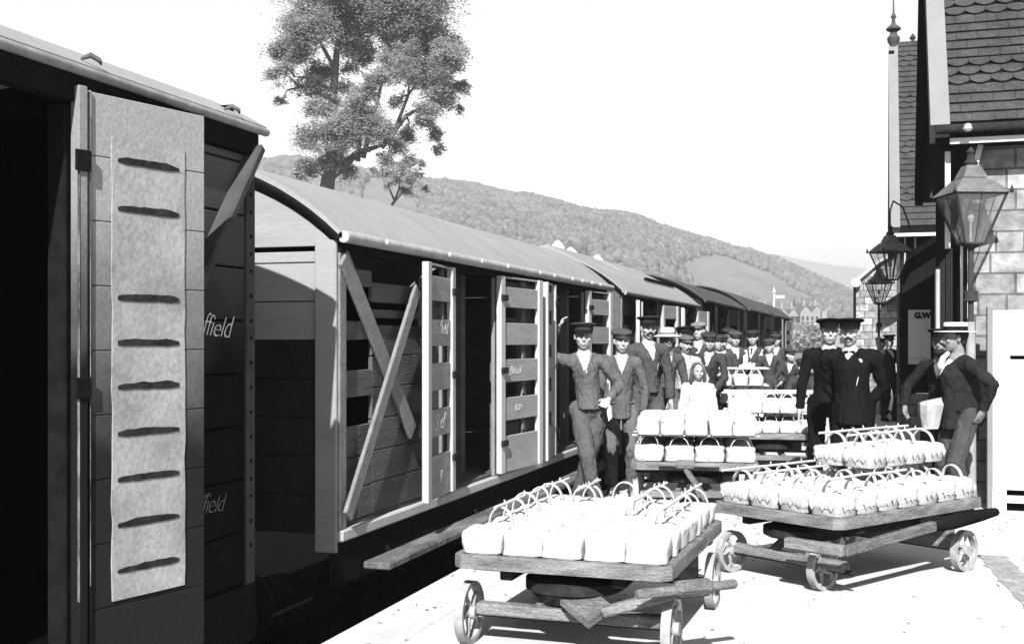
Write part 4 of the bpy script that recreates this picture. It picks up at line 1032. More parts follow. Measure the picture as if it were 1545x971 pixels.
# ------------------------------------------------------------------ fruit baskets
def superring(w_, d_, n=28, e=5.5):
    out = []
    for k in range(n):
        a = 2 * math.pi * k / n; c, s_ = math.cos(a), math.sin(a)
        out.append((math.copysign(abs(c) ** (2 / e), c) * w_ / 2, math.copysign(abs(s_) ** (2 / e), s_) * d_ / 2))
    return out
def basket_proto(w_, d_, h, seed, style, hoop=True):
    rn = random.Random(seed); root = bpy.data.objects.new('fruit_basket', None); col.objects.link(root); root.empty_display_size = .05
    n = 28
    def shell(levels, off, jit, zig=0):
        vs2 = []
        for li, (z, k) in enumerate(levels):
            for i, (x, y) in enumerate(superring(w_ * k + off, d_ * k + off, n)):
                q = noise.noise(Vector((x * 14 + seed, y * 14, z * 16))) * jit
                zz = z
                if li == 0 and zig: zz = z + zig * abs(((i * 8 / n) % 2) - 1)
                f = 1 + q
                vs2.append((x * f, y * f, zz + q * .35 * h * (1 if li > 1 else 0)))
        fs2 = []
        for l in range(len(levels) - 1):
            for i in range(n): j = (i + 1) % n; fs2.append((l * n + i, l * n + j, (l + 1) * n + j, (l + 1) * n + i))
        return vs2, fs2
    body = [(0, .92), (.012, .95), (h * .5, .97), (h * .86, .99), (h * .9, .9)]
    b = MB(); v_, f_ = shell(body, 0, .02); f_.append(tuple(range(n - 1, -1, -1))); f_.append(tuple(4 * n + i for i in range(n))); b.add(v_, f_)
    b.build('basket', m_chip, root, smooth=45)
    lo = .006 if style == 'A' else h * .18
    wr = [(lo, .95 if style == 'A' else .96), (h * .45, .985), (h * .80, 1.0), (h * .93, .985), (h * 1.0, .88), (h * 1.05, .6), (h * 1.08, .3), (h * 1.085, .02)]
    b = MB(); v_, f_ = shell(wr, .009, .15 if style == 'A' else .17, 0 if style == 'A' else h * .20); f_.append(tuple(7 * n + i for i in range(n))); b.add(v_, f_)
    # a couple of folds: crossed paper ridges on top
    b.build('paper_wrapper', m_paper, root, smooth=50, fix=True)
    if style == 'B':
        dm = MB()
        for s_ in (-1, 1):
            for k in range(3):
                x = (-.3 + .3 * k) * w_ + rn.uniform(-.01, .01); y = s_ * (d_ / 2 * 1.0 + .006)
                dm.poly([Vector((x - .028, y, h * .55)), Vector((x, y, h * .25)), Vector((x + .028, y, h * .55)), Vector((x, y, h * .85))], (0, s_ * .002, 0))
                y = (-.3 + .3 * k) * d_ + rn.uniform(-.01, .01); x = s_ * (w_ / 2 * 1.0 + .006)
                dm.poly([Vector((x, y - .026, h * .55)), Vector((x, y, h * .25)), Vector((x, y + .026, h * .55)), Vector((x, y, h * .85))], (s_ * .002, 0, 0))
        each(dm, 'paper_fold', gray('creased_paper', .50, .2, 30), root)
    if not hoop: return root
    # flat band hoop
    hb = MB(); m = 16; R = w_ * rn.uniform(.30, .40); top = rn.uniform(.085, .105); vs2 = []; fs2 = []; tl = rn.uniform(-.035, .035)
    for i in range(m + 1):
        a = math.pi * i / m; x = -math.cos(a) * R; z = h * .55 + (h * .45 + top) * math.sin(a) ** .75
        nrm = Vector((-math.cos(a), 0, math.sin(a)))
        for (dy, dr) in ((-.013, 0), (.013, 0), (.013, .007), (-.013, .007)): vs2.append((x + nrm.x * dr, dy + tl * math.sin(a), z + nrm.z * dr))
    for i in range(m):
        for k in range(4): k2 = (k + 1) % 4; fs2.append((i * 4 + k, i * 4 + k2, i * 4 + 4 + k2, i * 4 + 4 + k))
    hb.add(vs2, fs2); hb.build('handle', m_stick, root)
    return root
protoA = [basket_proto(.210, .216, .112, s_, 'A') for s_ in (1, 2, 3, 31, 32, 33)]
protoB = [basket_proto(.240, .224, .128, s_, 'B') for s_ in (4, 5, 6)]
protoAn = [basket_proto(.211, .217, .116, s_, 'A', False) for s_ in (21, 22)]
protoDn = [basket_proto(.212, .262, .15, s_, 'A', False) for s_ in (23, 24, 25)]
protoC = [basket_proto(.262, .24, .13, s_, 'A') for s_ in (7, 8)]
protoD = [basket_proto(.205, .22, .13, s_, 'A') for s_ in (9, 10)]
protoE = [basket_proto(.192, .30, .13, s_, 'A') for s_ in (11, 12)]
KID = {}; used = set()
def place_basket(protos, o, rz, local, label, group):
    pr = random.choice(protos)
    M = Matrix.Rotation(rz, 3, 'Z'); wpos = Vector(o) + M @ Vector(local)
    if pr.name not in used: used.add(pr.name); t = pr; KID[pr.name] = kids(pr); 
    else:
        t = pr.copy(); col.objects.link(t)
        for ch in KID[pr.name]: c = ch.copy(); col.objects.link(c); c.parent = t
    t.location = wpos; t.rotation_euler = (0, 0, rz + random.uniform(-.07, .07)); t.scale = (1, 1, random.uniform(.94, 1.04)); tag(t, label, 'fruit basket', group)
    return t
def stick(o, rz, p0, p1, label, group, twigs=True):
    M = Matrix.Rotation(rz, 3, 'Z'); p0 = Vector(o) + M @ Vector(p0); p1 = Vector(o) + M @ Vector(p1)
    pts = []
    for i in range(9):
        q = p0.lerp(p1, i / 8); pts.append(q - p0 + Vector((noise.noise(q * 3) * .012, 0, noise.noise(q * 4 + Vector((9, 0, 0))) * .006)))
    b = MB().tube(pts, .0085, n=7)
    if twigs:
        for i in range(1, 8): b.tube([pts[i], pts[i] + Vector((random.uniform(-.012, .012), random.uniform(-.01, .01), random.uniform(.015, .03)))], [.006, .004], n=5)
    s_ = b.build('carrying_stick', m_stick, None, smooth=50); s_.location = p0; tag(s_, label, 'stick', group)
HT = .135 + .100   # hoop crown above deck
gA = 'white wrapped fruit baskets on the nearest trolley'
nx, ny = 5, 7
for j in range(ny):
    for i in range(nx):
        x = -W1 / 2 + .035 + (W1 - .07) * (i + .5) / nx; y = .035 + (L1 - .07) * (j + .5) / ny
        place_basket(protoAn if (j < 2 and i > 0) or (i == 2 and j < 6) or (i == 1 and j < 5) or (i == 3 and j in (2,)) or (i == 0 and j == 0) else protoA, o1, rz1, (x + random.uniform(-.004, .004), y + random.uniform(-.004, .004), ZT), 'basket on the nearest trolley, %s from the left in its %s row' % (ORD[i], ORD[j] if j else 'front'), gA)
names = ['leftmost', 'second from left', 'middle', 'second from right', 'rightmost']
for i in (0, 1, 3, 4):
    x = -W1 / 2 + .035 + (W1 - .07) * (i + .5) / nx
    y0_ = .34 if i < 1 else (1.20 if i == 1 else (.80 if i == 3 else .56))
    stick(o1, rz1, (x, y0_ - .08, ZT + .209), (x, L1 + .02, ZT + .211), 'pale twiggy stick through the %s line of handles on the nearest trolley' % names[i], 'sticks on the nearest trolley')
gB = 'creased white baskets on the right hand trolley'
nx, ny = 4, 7
for j in range(ny):
    for i in range(nx):
        x = -W2 / 2 + .03 + (W2 - .06) * (i + .5) / nx; y = .04 + (L2 - .08) * (j + .5) / ny
        place_basket(protoB, o2, rz2, (x, y, ZT), 'creased basket on the right trolley deck, %s from near side, %s from left' % (ORD[nx - 1 - i], ORD[j]), gB)
zU = ZT + .128 + .105
for j in range(4):
    for i in range(2):
        x = -W2 / 2 + .22 + .24 * i + .12 + .06; y = .74 + .232 * (j + .5)
        place_basket(protoB, o2, rz2, (x, y, zU), 'upper tier basket on the right hand trolley, %s row, %s from left' % (('rear', 'front')[i], ORD[j]), 'upper tier baskets on the right hand trolley')
for i, (ya, yb) in enumerate(((-.06, 1.3), (-.02, .9), (.3, L2), (.1, L2 + .03))):
    x = -W2 / 2 + .03 + (W2 - .06) * (i + .5) / 4
    if i in (0, 1, 3): stick(o2, rz2, (x, ya if i != 3 else -.02, ZT + .226), (x, yb if i != 3 else .95, ZT + .228), 'pale stick through the basket handles of the right trolley, %s from the near side' % ORD[3 - i], 'sticks on the right hand trolley')
for i in range(2):
    x = -W2 / 2 + .22 + .24 * i + .12 + .06; stick(o2, rz2, (x, .66, zU + .224), (x, 1.74, zU + .226), 'pale stick through the raised handles on the right trolley, %s' % ('far one', 'near one')[i], 'sticks on the right hand trolley')
gC = 'wrapped baskets on the middle trolley'
for j in range(5):
    for i in range(4):
        x = -W3 / 2 + .02 + (W3 - .04) * (i + .5) / 4; y = .05 + .29 * (j + .5)
        place_basket(protoC, o3_, rz3, (x, y, ZT), 'large lower tier basket on the middle trolley, %s from left, %s row' % (ORD[i], ORD[j]), gC)
zC = ZT + .13 + .105
for j in range(5):
    for i in range(5):
        x = -W3 / 2 + .05 + (W3 - .06) * (i + .5) / 5; y = .10 + .28 * (j + .5)
        place_basket(protoDn, o3_, rz3, (x, y, zC), 'upper tier basket on the middle trolley, %s from left, %s row' % (ORD[i], ORD[j]), 'upper tier baskets on the middle trolley')
for k in range(4): stick(o3_, rz3, (-W3 / 2 - .0, .08 + k * .4 + .1, zC - .006), (W3 / 2 + .02, .08 + k * .4 + .1, zC - .006), 'thin stick under the upper tier of the middle trolley, %s from the front' % ORD[k], 'sticks on the middle trolley', twigs=False)
for ti, (c_, rz_, W_, tiers, rows, nme, pr, nn) in enumerate(((c4, rz4, W4, 2, 4, 'fourth trolley', protoD, 5), (c5, rz5, W5, 3, 3, 'farthest trolley', protoE, 4))):
    for t in range(tiers):
        for j in range(rows):
            for i in range(nn):
                x = -W_ / 2 + .02 + (W_ - .04) * (i + .5) / nn; y = .05 + (.27 if pr is protoD else .34) * (j + .5)
                if ti == 0 and t == 1 and i == nn - 1 and j == 0: continue
                place_basket(pr, c_, rz_, (x, y, ZT + t * .235), 'basket on the %s, %s tier up, %s row, %s from left' % (nme, ORD[t], ORD[j], ORD[i]), 'wrapped baskets on the %s' % nme)
        for j in range(rows): stick(c_, rz_, (-W_ / 2 - .05, .05 + (.27 if pr is protoD else .34) * (j + .5), ZT + t * .235 + .232), (W_ / 2 + .05, .05 + (.27 if pr is protoD else .34) * (j + .5), ZT + t * .235 + .232), 'thin stick across the %s over its %s tier, %s row back' % (nme, ORD[t], ORD[j]), 'sticks on the %s' % nme, twigs=False)

# ------------------------------------------------------------------ people
work = bpy.data.scenes.new('workbench')
def remeshed(mb, name, vox, mat, parent, smooth_it=2):
    me = mb.mesh(name); o = bpy.data.objects.new(name, me); work.collection.objects.link(o)
    md = o.modifiers.new('r', 'REMESH'); md.mode = 'VOXEL'; md.voxel_size = vox; md.adaptivity = 0
    ms = o.modifiers.new('s', 'SMOOTH'); ms.factor = .5; ms.iterations = smooth_it
    vl = work.view_layers[0]; vl.update(); dg = vl.depsgraph; m2 = bpy.data.meshes.new_from_object(o.evaluated_get(dg)); bpy.data.objects.remove(o); bpy.data.meshes.remove(me)
    m2.name = name; m2.materials.clear(); m2.materials.append(mat); m2.shade_smooth()
    o = bpy.data.objects.new(name, m2); col.objects.link(o); o.parent = parent; return o
def split_faces(o, test, name, mat, parent, push=0.0):
    """move the faces whose centre passes test() into a mesh of their own"""
    me = o.data; bm = bmesh.new(); bm.from_mesh(me); fa = [f for f in bm.faces if test(f.calc_center_median())]
    if not fa: bm.free(); return None
    bm2 = bmesh.new(); vm = {}
    for f in fa:
        vv = []
        for v in f.verts:
            if v.index not in vm: vm[v.index] = bm2.verts.new(v.co + v.normal * push)
            vv.append(vm[v.index])
        try: bm2.faces.new(vv)
        except ValueError: pass
    m2 = bpy.data.meshes.new(name); bm2.to_mesh(m2); bm2.free(); m2.materials.append(mat); m2.shade_smooth()
    bmesh.ops.delete(bm, geom=fa, context='FACES'); bm.to_mesh(me); bm.free()
    o2 = bpy.data.objects.new(name, m2); col.objects.link(o2); o2.parent = parent; return o2
def wrinkle(o, amp, sc, seed):
    nrm_ = [v.normal.copy() for v in o.data.vertices]
    for v in o.data.vertices:
        c = v.co * sc
        n_ = noise.noise(Vector((c.x * 1.6 + seed, c.y * 1.6, c.z * .55))) + .5 * noise.noise(Vector((c.x * 3 + seed, c.y * 3 + 7, c.z * 2.2)))
        v.co += nrm_[v.index] * n_ * amp
def ik(a, b, l1, l2, pole):
    a, b = Vector(a), Vector(b); d = b - a; L = min(d.length, (l1 + l2) * .995)
    if d.length < 1e-5: d = Vector((0, 0, -1))
    d.normalize(); b = a + d * L; x = (l1 * l1 - l2 * l2 + L * L) / (2 * L); h = math.sqrt(max(l1 * l1 - x * x, 0))
    p = Vector(pole) - d * Vector(pole).dot(d); p.normalize(); return a + d * x + p * h, b

def hand(B, wr, dirv, nrm, k, curl=.5, side=1, vox=.007):
    """palm and five separate bent fingers, appended to MB B"""
    d = Vector(dirv).normalized(); n = Vector(nrm); n = (n - d * n.dot(d)).normalized(); s = d.cross(n).normalized() * side
    R = Matrix((s * side, n, d)).transposed()
    B.ell(wr + d * .045 * k, (.040 * k, .017 * k, .052 * k), R, 10, 8)
    B.cap(wr - d * .02 * k, wr + d * .03 * k, .024 * k, .026 * k, 10)
    lens = (.068, .078, .072, .056)
    for i in range(4):
        off = (i - 1.5) * .0205 * k; p = wr + d * .078 * k + s * -off * 1.0; dd = d.copy(); pts = [wr + d * .045 * k + s * -off * .9, p]
        for q in range(3):
            a = curl * (.5 + .35 * q); dd = (dd * math.cos(a) + n * math.sin(a)).normalized(); nn = n * math.cos(a) - d * 0
            p = p + dd * lens[i] * k * (.45, .32, .23)[q]; pts.append(p)
        r = max(.0088 * k, vox * .95)
        B.tube(pts, [r * 1.05, r * 1.05, r, r * .92, r * .7], n=7)
    th = [wr + d * .015 * k + s * .02 * k, wr + d * .045 * k + s * .045 * k + n * .008 * k, wr + d * .075 * k + s * .055 * k + n * .018 * k, wr + d * .095 * k + s * .050 * k + n * .028 * k]
    r = max(.0105 * k, vox * 1.0); B.tube(th, [r * 1.3, r * 1.15, r, r * .75], n=7)

def person(u, d, z0, H, label, turn=0.0, pose='down', coat='jacket', cv=.08, tv=.10, hat='flat', hv=.06, tash=False, beard=False, vox=.0085, headyaw=0.0, lean=(0, 0), hands=None, feet=None, group=None, shirt='V', skin=None, chain=False, buttons=0, build=1.0, hair=None, nod=0.0, extra=None, vest_v=None, loc=None):
    rv_ = random.Random(int(u * 7))
    if hands is None and pose not in ('sit',) and abs(turn) < .1: turn += rv_.uniform(-.35, .35); headyaw += rv_.uniform(-.25, .25); nod = rv_.uniform(-.08, .10); lean = (lean[0] + rv_.uniform(-.03, .03), lean[1] + rv_.uniform(0, .04)); build *= rv_.uniform(.95, 1.10)
    base = loc if loc is not None else PD(u, d, z0)
    f_ = Vector((-base.x, -base.y)); rz = math.atan2(f_.y, f_.x) + math.pi / 2 + turn
    H *= 1.028
    root = empty('person', base, rz, label, 'person', group); s = H / 1.74; k = s * 1.06; bw_ = build
    sk = skin or m_skin; hr = hair or m_hair
    lx, ly = lean                       # sideways / forward shift of the shoulders, metres
    sit = pose in ('sit', 'lean_sit')
    hipz = .93 * s if not sit else .48
    pel = Vector((0, 0, hipz)); chest = Vector((lx * .7, -ly * .7, hipz + .36 * s)); neck = Vector((lx, -ly, hipz + .535 * s)); hc = neck + Vector((lx * .15, -.02 - ly * .25, .145 * s))
    sh = [neck + Vector((sx * .165 * s * bw_, .01, -.088 * s)) for sx in (-1, 1)]
    hip = [pel + Vector((sx * .095 * s, 0, -.02)) for sx in (-1, 1)]
    ft = feet or [(-.11, 0), (.11, -.02)]
    if sit: ft = feet or [(-.14, -.42), (.14, -.40)]
    ank = [Vector((fx * s, fy * s, .085 * s)) for fx, fy in ft]
    knee = []
    for i in range(2):
        kn, an = ik(hip[i], ank[i], .435 * s, .43 * s, (.05 * (1 if i else -1), -1, 0.1)); knee.append(kn); ank[i] = an
    hd_ = {'down': [(-.27, -.03, .80), (.27, -.03, .80)], 'hip': [(-.27, -.03, .80), (.22, -.10, .98)], 'fold': [(.10, -.24, 1.17), (-.10, -.25, 1.15)], 'pocket': [(-.20, -.09, .93), (.20, -.09, .93)], 'back': [(-.10, .15, .92), (.10, .15, .92)], 'sit': [(-.12, -.34, .62), (.10, -.36, .60)], 'lean': [(-.2, -.38, .95), (.2, -.36, .95)], 'lean_sit': [(-.15, -.3, .75), (.15, -.3, .75)]}[pose if pose in ('down', 'hip', 'fold', 'pocket', 'back', 'sit', 'lean', 'lean_sit') else 'down']
    if hands:
        for i in range(2):
            if hands[i] is not None: hd_[i] = hands[i]
    elb, wrs = [], []
    for i in range(2):
        t_ = Vector(hd_[i]) * 1.0
        if not sit: t_ = Vector((t_.x * s, t_.y * s, t_.z * s))
        pole = (-.9 if i == 0 else .9, .45, -.5)
        if t_.z > sh[i].z: pole = (-.15 if i == 0 else .15, -.3, -1.2)
        e, wv = ik(sh[i], t_, .285 * s, .255 * s, pole); elb.append(e); wrs.append(wv)
    # ---------------- body
    B = MB(); HR = Matrix.Rotation(headyaw, 3, 'Z') @ Matrix.Rotation(nod, 3, 'X')
    def hp(x, y, z): return hc + HR @ Vector((x * k, y * k, z * k))
    B.ell(hp(0, .012, .03), (.074 * k, .092 * k, .088 * k), HR, 16, 12)          # cranium
    B.ell(hp(0, -.022, -.035), (.064 * k, .068 * k, .078 * k), HR, 14, 10)         # face
    B.ell(hp(0, -.020, -.068), (.054 * k, .058 * k, .040 * k), HR, 12, 8)
    B.ell(hp(0, -.048, -.092), (.030 * k, .026 * k, .022 * k), HR, 10, 8)          # chin
    B.tube([hp(0, -.088, .018), hp(0, -.104, -.012), hp(0, -.112, -.030), hp(0, -.094, -.042)], [.009 * k, .011 * k, .015 * k, .008 * k], n=7)  # nose
    B.tube([hp(-.045, -.072, .030), hp(-.02, -.088, .032), hp(.02, -.088, .032), hp(.045, -.072, .030)], [.005 * k, .007 * k, .007 * k, .005 * k], n=6)  # brow
    for sx in (-1, 1):
        B.ell(hp(sx * .042, -.068, -.025), (.022 * k, .018 * k, .02 * k), HR, 8, 6)  # cheek
        B.ell(hp(sx * .076, .008, -.005), (.010 * k, .020 * k, .032 * k), HR, 8, 6)  # ear
    B.tube([hp(-.022, -.083, -.062), hp(0, -.092, -.060), hp(.022, -.083, -.062)], [.006 * k, .009 * k, .006 * k], n=6)
    B.tube([hp(-.018, -.080, -.074), hp(0, -.088, -.075), hp(.018, -.080, -.074)], [.006 * k, .009 * k, .006 * k], n=6)
    B.cap(neck + Vector((0, .012, -.04)), hc + Vector((0, .012, -.04)), .056 * k, .052 * k)
    B.cap(chest, neck + Vector((0, 0, -.05)), .105 * k, .08 * k); B.cap(pel, chest, .10 * k, .11 * k)
    for i in range(2):
        B.cap(sh[i], elb[i], .044 * k, .036 * k, 10); B.cap(elb[i], wrs[i], .036 * k, .025 * k, 10); B.cap(chest + Vector((0, 0, .06)), sh[i], .07 * k, .045 * k, 10)
        B.cap(hip[i], knee[i], .07 * k, .05 * k, 10); B.cap(knee[i], ank[i], .048 * k, .033 * k, 10); B.cap(pel, hip[i], .09 * k, .075 * k, 10)
        B.cap(ank[i], ank[i] + Vector((0, -.13 * k, -.045 * k)), .035 * k, .03 * k, 8)
        fd = (wrs[i] - elb[i]).normalized(); nr = Vector((.0 if not (pose == 'fold') else 0, -.3, .2)) if abs(fd.z) < .6 else Vector((-1 if i else 1, -.2, 0))
        hand(B, wrs[i], fd, nr, k, .42 if pose != 'fold' else .3, side=(1 if i else -1), vox=vox)
    remeshed(B, 'body', vox, sk, root, 1)
    ey = MB()
    for sx in (-1, 1): ey.ell(hp(sx * .030, -.080, .010), (.0085 * k, .006 * k, .0045 * k), HR, 8, 6)
    each(ey, 'eye', m_eye, root, smooth=180)
    if tash:
        MB().tube([hp(-.038, -.082, -.062), hp(-.018, -.099, -.053), hp(0, -.102, -.050), hp(.018, -.099, -.053), hp(.038, -.082, -.062)], [.004 * k, .010 * k, .008 * k, .010 * k, .004 * k], n=7).build('moustache', hr, root, smooth=180)
    if beard:
        MB().ell(hp(0, -.058, -.088), (.052 * k, .048 * k, .048 * k), HR).build('beard', hr, root, smooth=180)
    hb = MB(); hb.ell(hp(0, .026, .036), (.080 * k, .092 * k, .090 * k), HR, 16, 12); hb.ell(hp(0, .062, -.02), (.060 * k, .042 * k, .055 * k), HR)
    ho = hb.build('hair', hr, root, smooth=180)
    # ---------------- trousers and boots
    vx = vox * 1.15
    if coat != 'dress':
        T = MB(); T.cap(pel + Vector((0, 0, .06 * s)), pel, .130 * k * bw_, .130 * k * bw_, flat=.80)
        for i in range(2):
            T.cap(pel + (hip[i] - pel) * .6, hip[i], .115 * k * bw_, .094 * k, 12); T.cap(hip[i], knee[i], .094 * k, .072 * k, 12)
            T.tube([knee[i], knee[i].lerp(ank[i], .5), ank[i] + Vector((0, .005, .03))], [.074 * k, .066 * k, .068 * k], n=14)
            T.ell(knee[i], (.076 * k, .076 * k, .08 * k))
        to = remeshed(T, 'trousers', vx, cloth(tv * .85), root, 2); wrinkle(to, .012, 12, u * .1)
        for i in range(2):
            an = ank[i]; S_ = MB(); fdir = Vector((0, -1, 0)) if not feet or abs(ft[i][0]) < .3 else Vector((.0, -1, 0))
            S_.cap(Vector((an.x, an.y, .06 * k)), Vector((an.x, an.y - .12 * k, .035 * k)), .048 * k, .038 * k, 12); S_.cap(Vector((an.x, an.y + .01, .05)), Vector((an.x, an.y + .01, .14 * k)), .046 * k, .044 * k, 10)
            S_.box((an.x, an.y - .055 * k, .012 * k), (.085 * k, .26 * k, .022 * k), bev=.008); S_.build('boot', m_hairl if tv > .1 else m_tar, root, smooth=60)
    # ---------------- upper clothing
    J = MB(); hem = {'jacket': .80, 'coat': .78, 'waistcoat': .93, 'vestonly': .93, 'dress': .30, 'shirt': .9}[coat] * s + (hipz - .93 * s if sit else 0)
    jr = .152 * k * bw_ * (1.0 if coat in ('jacket', 'coat', 'dress') else .96)
    J.tube([Vector((0, 0, hem)), Vector((0, 0, max(hem + .05, hipz))), Vector((lx * .3, -ly * .3, hipz + .17 * s)), chest + Vector((0, 0, .02)), neck + Vector((0, .0, -.08 * k)), neck + Vector((0, .0, -.03 * k))],
           [jr * (1.15 if coat != 'dress' else 2.3), jr * (1.06 if coat != 'dress' else 1.85), jr * (.98 if coat != 'dress' else 1.4), jr * 1.10, jr * .82, .070 * k], n=20, flat=.74)
    for i in range(2):
        J.cap(chest + Vector((0, 0, .06 * k)), sh[i], .095 * k, .058 * k * bw_, 12); J.cap(neck + Vector((0, .01, -.045 * k)), sh[i] + Vector((0, 0, .012)), .052 * k, .052 * k * bw_, 12)
        sleeve_r = .062 * k * bw_
    sleeves_white = coat in ('vestonly',)
    SL = MB() if sleeves_white else J
    for i in range(2):
        SL.cap(sh[i], elb[i], .056 * k * bw_, .046 * k, 12); SL.tube([elb[i], elb[i].lerp(wrs[i], .5), elb[i].lerp(wrs[i], .96)], [.047 * k, .045 * k, .041 * k], n=12); SL.ell(elb[i], (.048 * k,) * 3)
        SL.ell(sh[i], (.059 * k * bw_,) * 3)
    if coat == 'dress': jm = m_cream
    else: jm = cloth(cv)
    jo = remeshed(J, {'jacket': 'jacket', 'coat': 'coat', 'waistcoat': 'waistcoat', 'vestonly': 'waistcoat', 'dress': 'dress', 'shirt': 'shirt'}[coat], vx, jm, root, 2)
    wrinkle(jo, .012, 13, u * .3)
    if sleeves_white:
        so_ = remeshed(SL, 'shirt_sleeves', vx, m_cream, root, 2); wrinkle(so_, .012, 9, u)
    if coat in ('jacket', 'coat', 'waistcoat', 'vestonly') and not sit:
        # front edge of the closed coat, from the collar V down to the hem, and pocket flaps
        fr_ = []
        for q in range(9):
            z_ = (chest.z - .02 * k) + (hem + .02 - chest.z) * q / 8; rr = jr * (1.10 - .10 * q / 8 + (.05 if q > 6 else 0)); fr_.append(Vector((lx * .6 * (1 - q / 8) + .012, -ly * .6 * (1 - q / 8) - rr * .74 - .003, z_)))
        MB().tube(fr_, .006 * k, n=5).build('coat_edge', m_tar, root)
        if coat == 'jacket' or coat == 'coat':
            pk = MB()
            for sx in (-1, 1): pk.box((sx * .085 * k, -jr * .74 * .95, hem + .17 * s), (.10 * k, .014, .022), rot=Matrix.Rotation(sx * .35, 3, 'Z'), bev=.004)
            each(pk, 'pocket_flap', jm, root)
    # shirt showing in the V of the collar
    if shirt == 'V' and coat != 'dress':
        vb = chest.z - .02 * k if coat != 'coat' else chest.z + .07 * k; top = neck.z
        def tst(c):
            return c.y < neck.y + .01 and c.z > vb and abs(c.x - (lx if c.z > chest.z else lx * .7)) < (c.z - vb) / (top - vb) * .072 * k and c.z < top + .06
        split_faces(jo, tst, 'shirt_front', m_cream, root, -.002)
        # lapels
        lp_ = MB()
        for sx in (-1, 1):
            P = [Vector((chest.x + sx * .01, 0, vb)), Vector((neck.x + sx * .072 * k, 0, top - .03 * k))]
            pts_ = []
            for q in range(7):
                p_ = P[0].lerp(P[1], q / 6); r_ = .74 * jr * (1.10 - .28 * max(0, (p_.z - chest.z) / (neck.z - .08 * k - chest.z))) ; yy = -ly * (.7 + .3 * q / 6) - math.sqrt(max(r_ * r_ - (p_.x - chest.x) ** 2 * .55, .003)) + .004
                if q > 4: yy += .012 * (q - 4)
                pts_.append(Vector((p_.x, yy, p_.z)))
            lp_.tube(pts_, [.004, .012, .016, .018, .017, .014, .012], n=6)
        each(lp_, 'lapel', jm, root, smooth=180)
    MB().lathe([(.058 * k, 0), (.063 * k, .0), (.059 * k, .026 * k), (.055 * k, .026 * k)], neck + Vector((0, .006, -.028 * k)), 18, cap=False, sx=1, sy=1).build('collar', m_cream if coat != 'dress' else m_cream, root, smooth=50)
    fy = lambda z, x=0: -ly * .6 - jr * .74 * 1.08 - .004
    if buttons:
        bb = MB()
        for q in range(buttons):
            z_ = chest.z - .0 - q * .075 * k; bb.lathe([(.009, 0), (.007, .005), (0, .006)], (lx * .5 + .012, fy(z_), z_), 8, Matrix.Rotation(R_(90), 3, 'X'))
        each(bb, 'button', m_stick, root)
    if chain:
        z_ = chest.z - .10 * k; pts_ = [Vector((-.0 + .075 * q / 8 * k, fy(z_) - .008, z_ + .06 - .13 * math.sin(math.pi * q / 8) * k)) for q in range(9)]
        MB().tube(pts_, .0045, n=6).build('watch_chain', m_stick, root)
        MB().ell((-.02 * k, fy(z_) - .004, z_ + .12), (.014, .006, .018)).build('buttonhole_badge', m_cream, root, smooth=180)
    # ---------------- hats
    HT_ = hp(0, .008, .062); hz_ = HR
    if hat == 'peaked':
        q = MB(); q.lathe([(.084 * k, -.014), (.086 * k, .020), (.116 * k, .036), (.124 * k, .047), (.108 * k, .058), (.05, .064), (.0, .065)], HT_, 24, HR @ Matrix.Rotation(R_(-4), 3, 'X'), sy=1.12)
        cp = q.build('cap', cloth(hv), root, smooth=60)
        MB().lathe([(.087 * k, -.008), (.0885 * k, -.004), (.0885 * k, .018), (.087 * k, .022)], HT_, 24, HR, cap=False, sy=1.12).build('cap_band', cloth(hv * .6), root, smooth=60)
        v_ = MB(); a_ = []; b_ = []
        for t_ in range(13):
            an = math.pi * (t_ / 12); x, y = math.cos(an), -math.sin(an)
            a_.append(HT_ + HR @ Vector((x * .083 * k, y * .090 * k, -.006))); b_.append(HT_ + HR @ Vector((x * .088 * k, y * .155 * k - .0, -.012 - .030 * math.sin(an))))
        v_.poly(a_ + b_[::-1], HR @ Vector((0, 0, -.004))); v_.build('visor', m_tar, root)
    elif hat == 'flat':
        q = MB(); q.ell(HT_ + HR @ Vector((0, .004, .028)), (.110 * k, .125 * k, .040 * k), HR @ Matrix.Rotation(R_(9), 3, 'X'), 20, 12); q.ell(HT_ + HR @ Vector((0, .0, .004)), (.084 * k, .098 * k, .034 * k), HR)
        q.build('cap', cloth(hv), root, smooth=180)
        v_ = MB(); a_ = []; b_ = []
        for t_ in range(11):
            an = math.pi * (t_ / 10); x, y = math.cos(an), -math.sin(an)
            a_.append(HT_ + HR @ Vector((x * .080 * k, y * .088 * k, -.002))); b_.append(HT_ + HR @ Vector((x * .082 * k, y * .148 * k, -.008 - .018 * math.sin(an))))
        v_.poly(a_ + b_[::-1], HR @ Vector((0, 0, -.005))); v_.build('visor', cloth(hv), root)
    elif hat == 'boater':
        MB().lathe([(.0, .0), (.155 * k, .0), (.157 * k, .004), (.155 * k, .008), (.088 * k, .010), (.087 * k, .082), (.080 * k, .088), (.0, .089)], HT_ + Vector((0, 0, -.01)), 28, HR, sy=1.12).build('boater_hat', gray('straw', .78, .05, 60), root, smooth=40)
        MB().lathe([(.0885 * k, .012), (.0895 * k, .014), (.0895 * k, .050), (.0885 * k, .052)], HT_ + Vector((0, 0, -.01)), 28, HR, cap=False, sy=1.12).build('hat_ribbon', m_tar, root, smooth=40)
    elif hat == 'straw':
        MB().lathe([(.085 * k, .002), (.13 * k, -.004), (.185 * k, -.018), (.187 * k, -.012), (.13 * k, .006), (.090 * k, .014), (.088 * k, .07), (.07 * k, .10), (.0, .105)], HT_ + Vector((0, 0, -.006)), 26, HR, cap=False, sy=1.08).build('straw_hat', gray('straw_hat', .60, .2, 50), root, smooth=40)
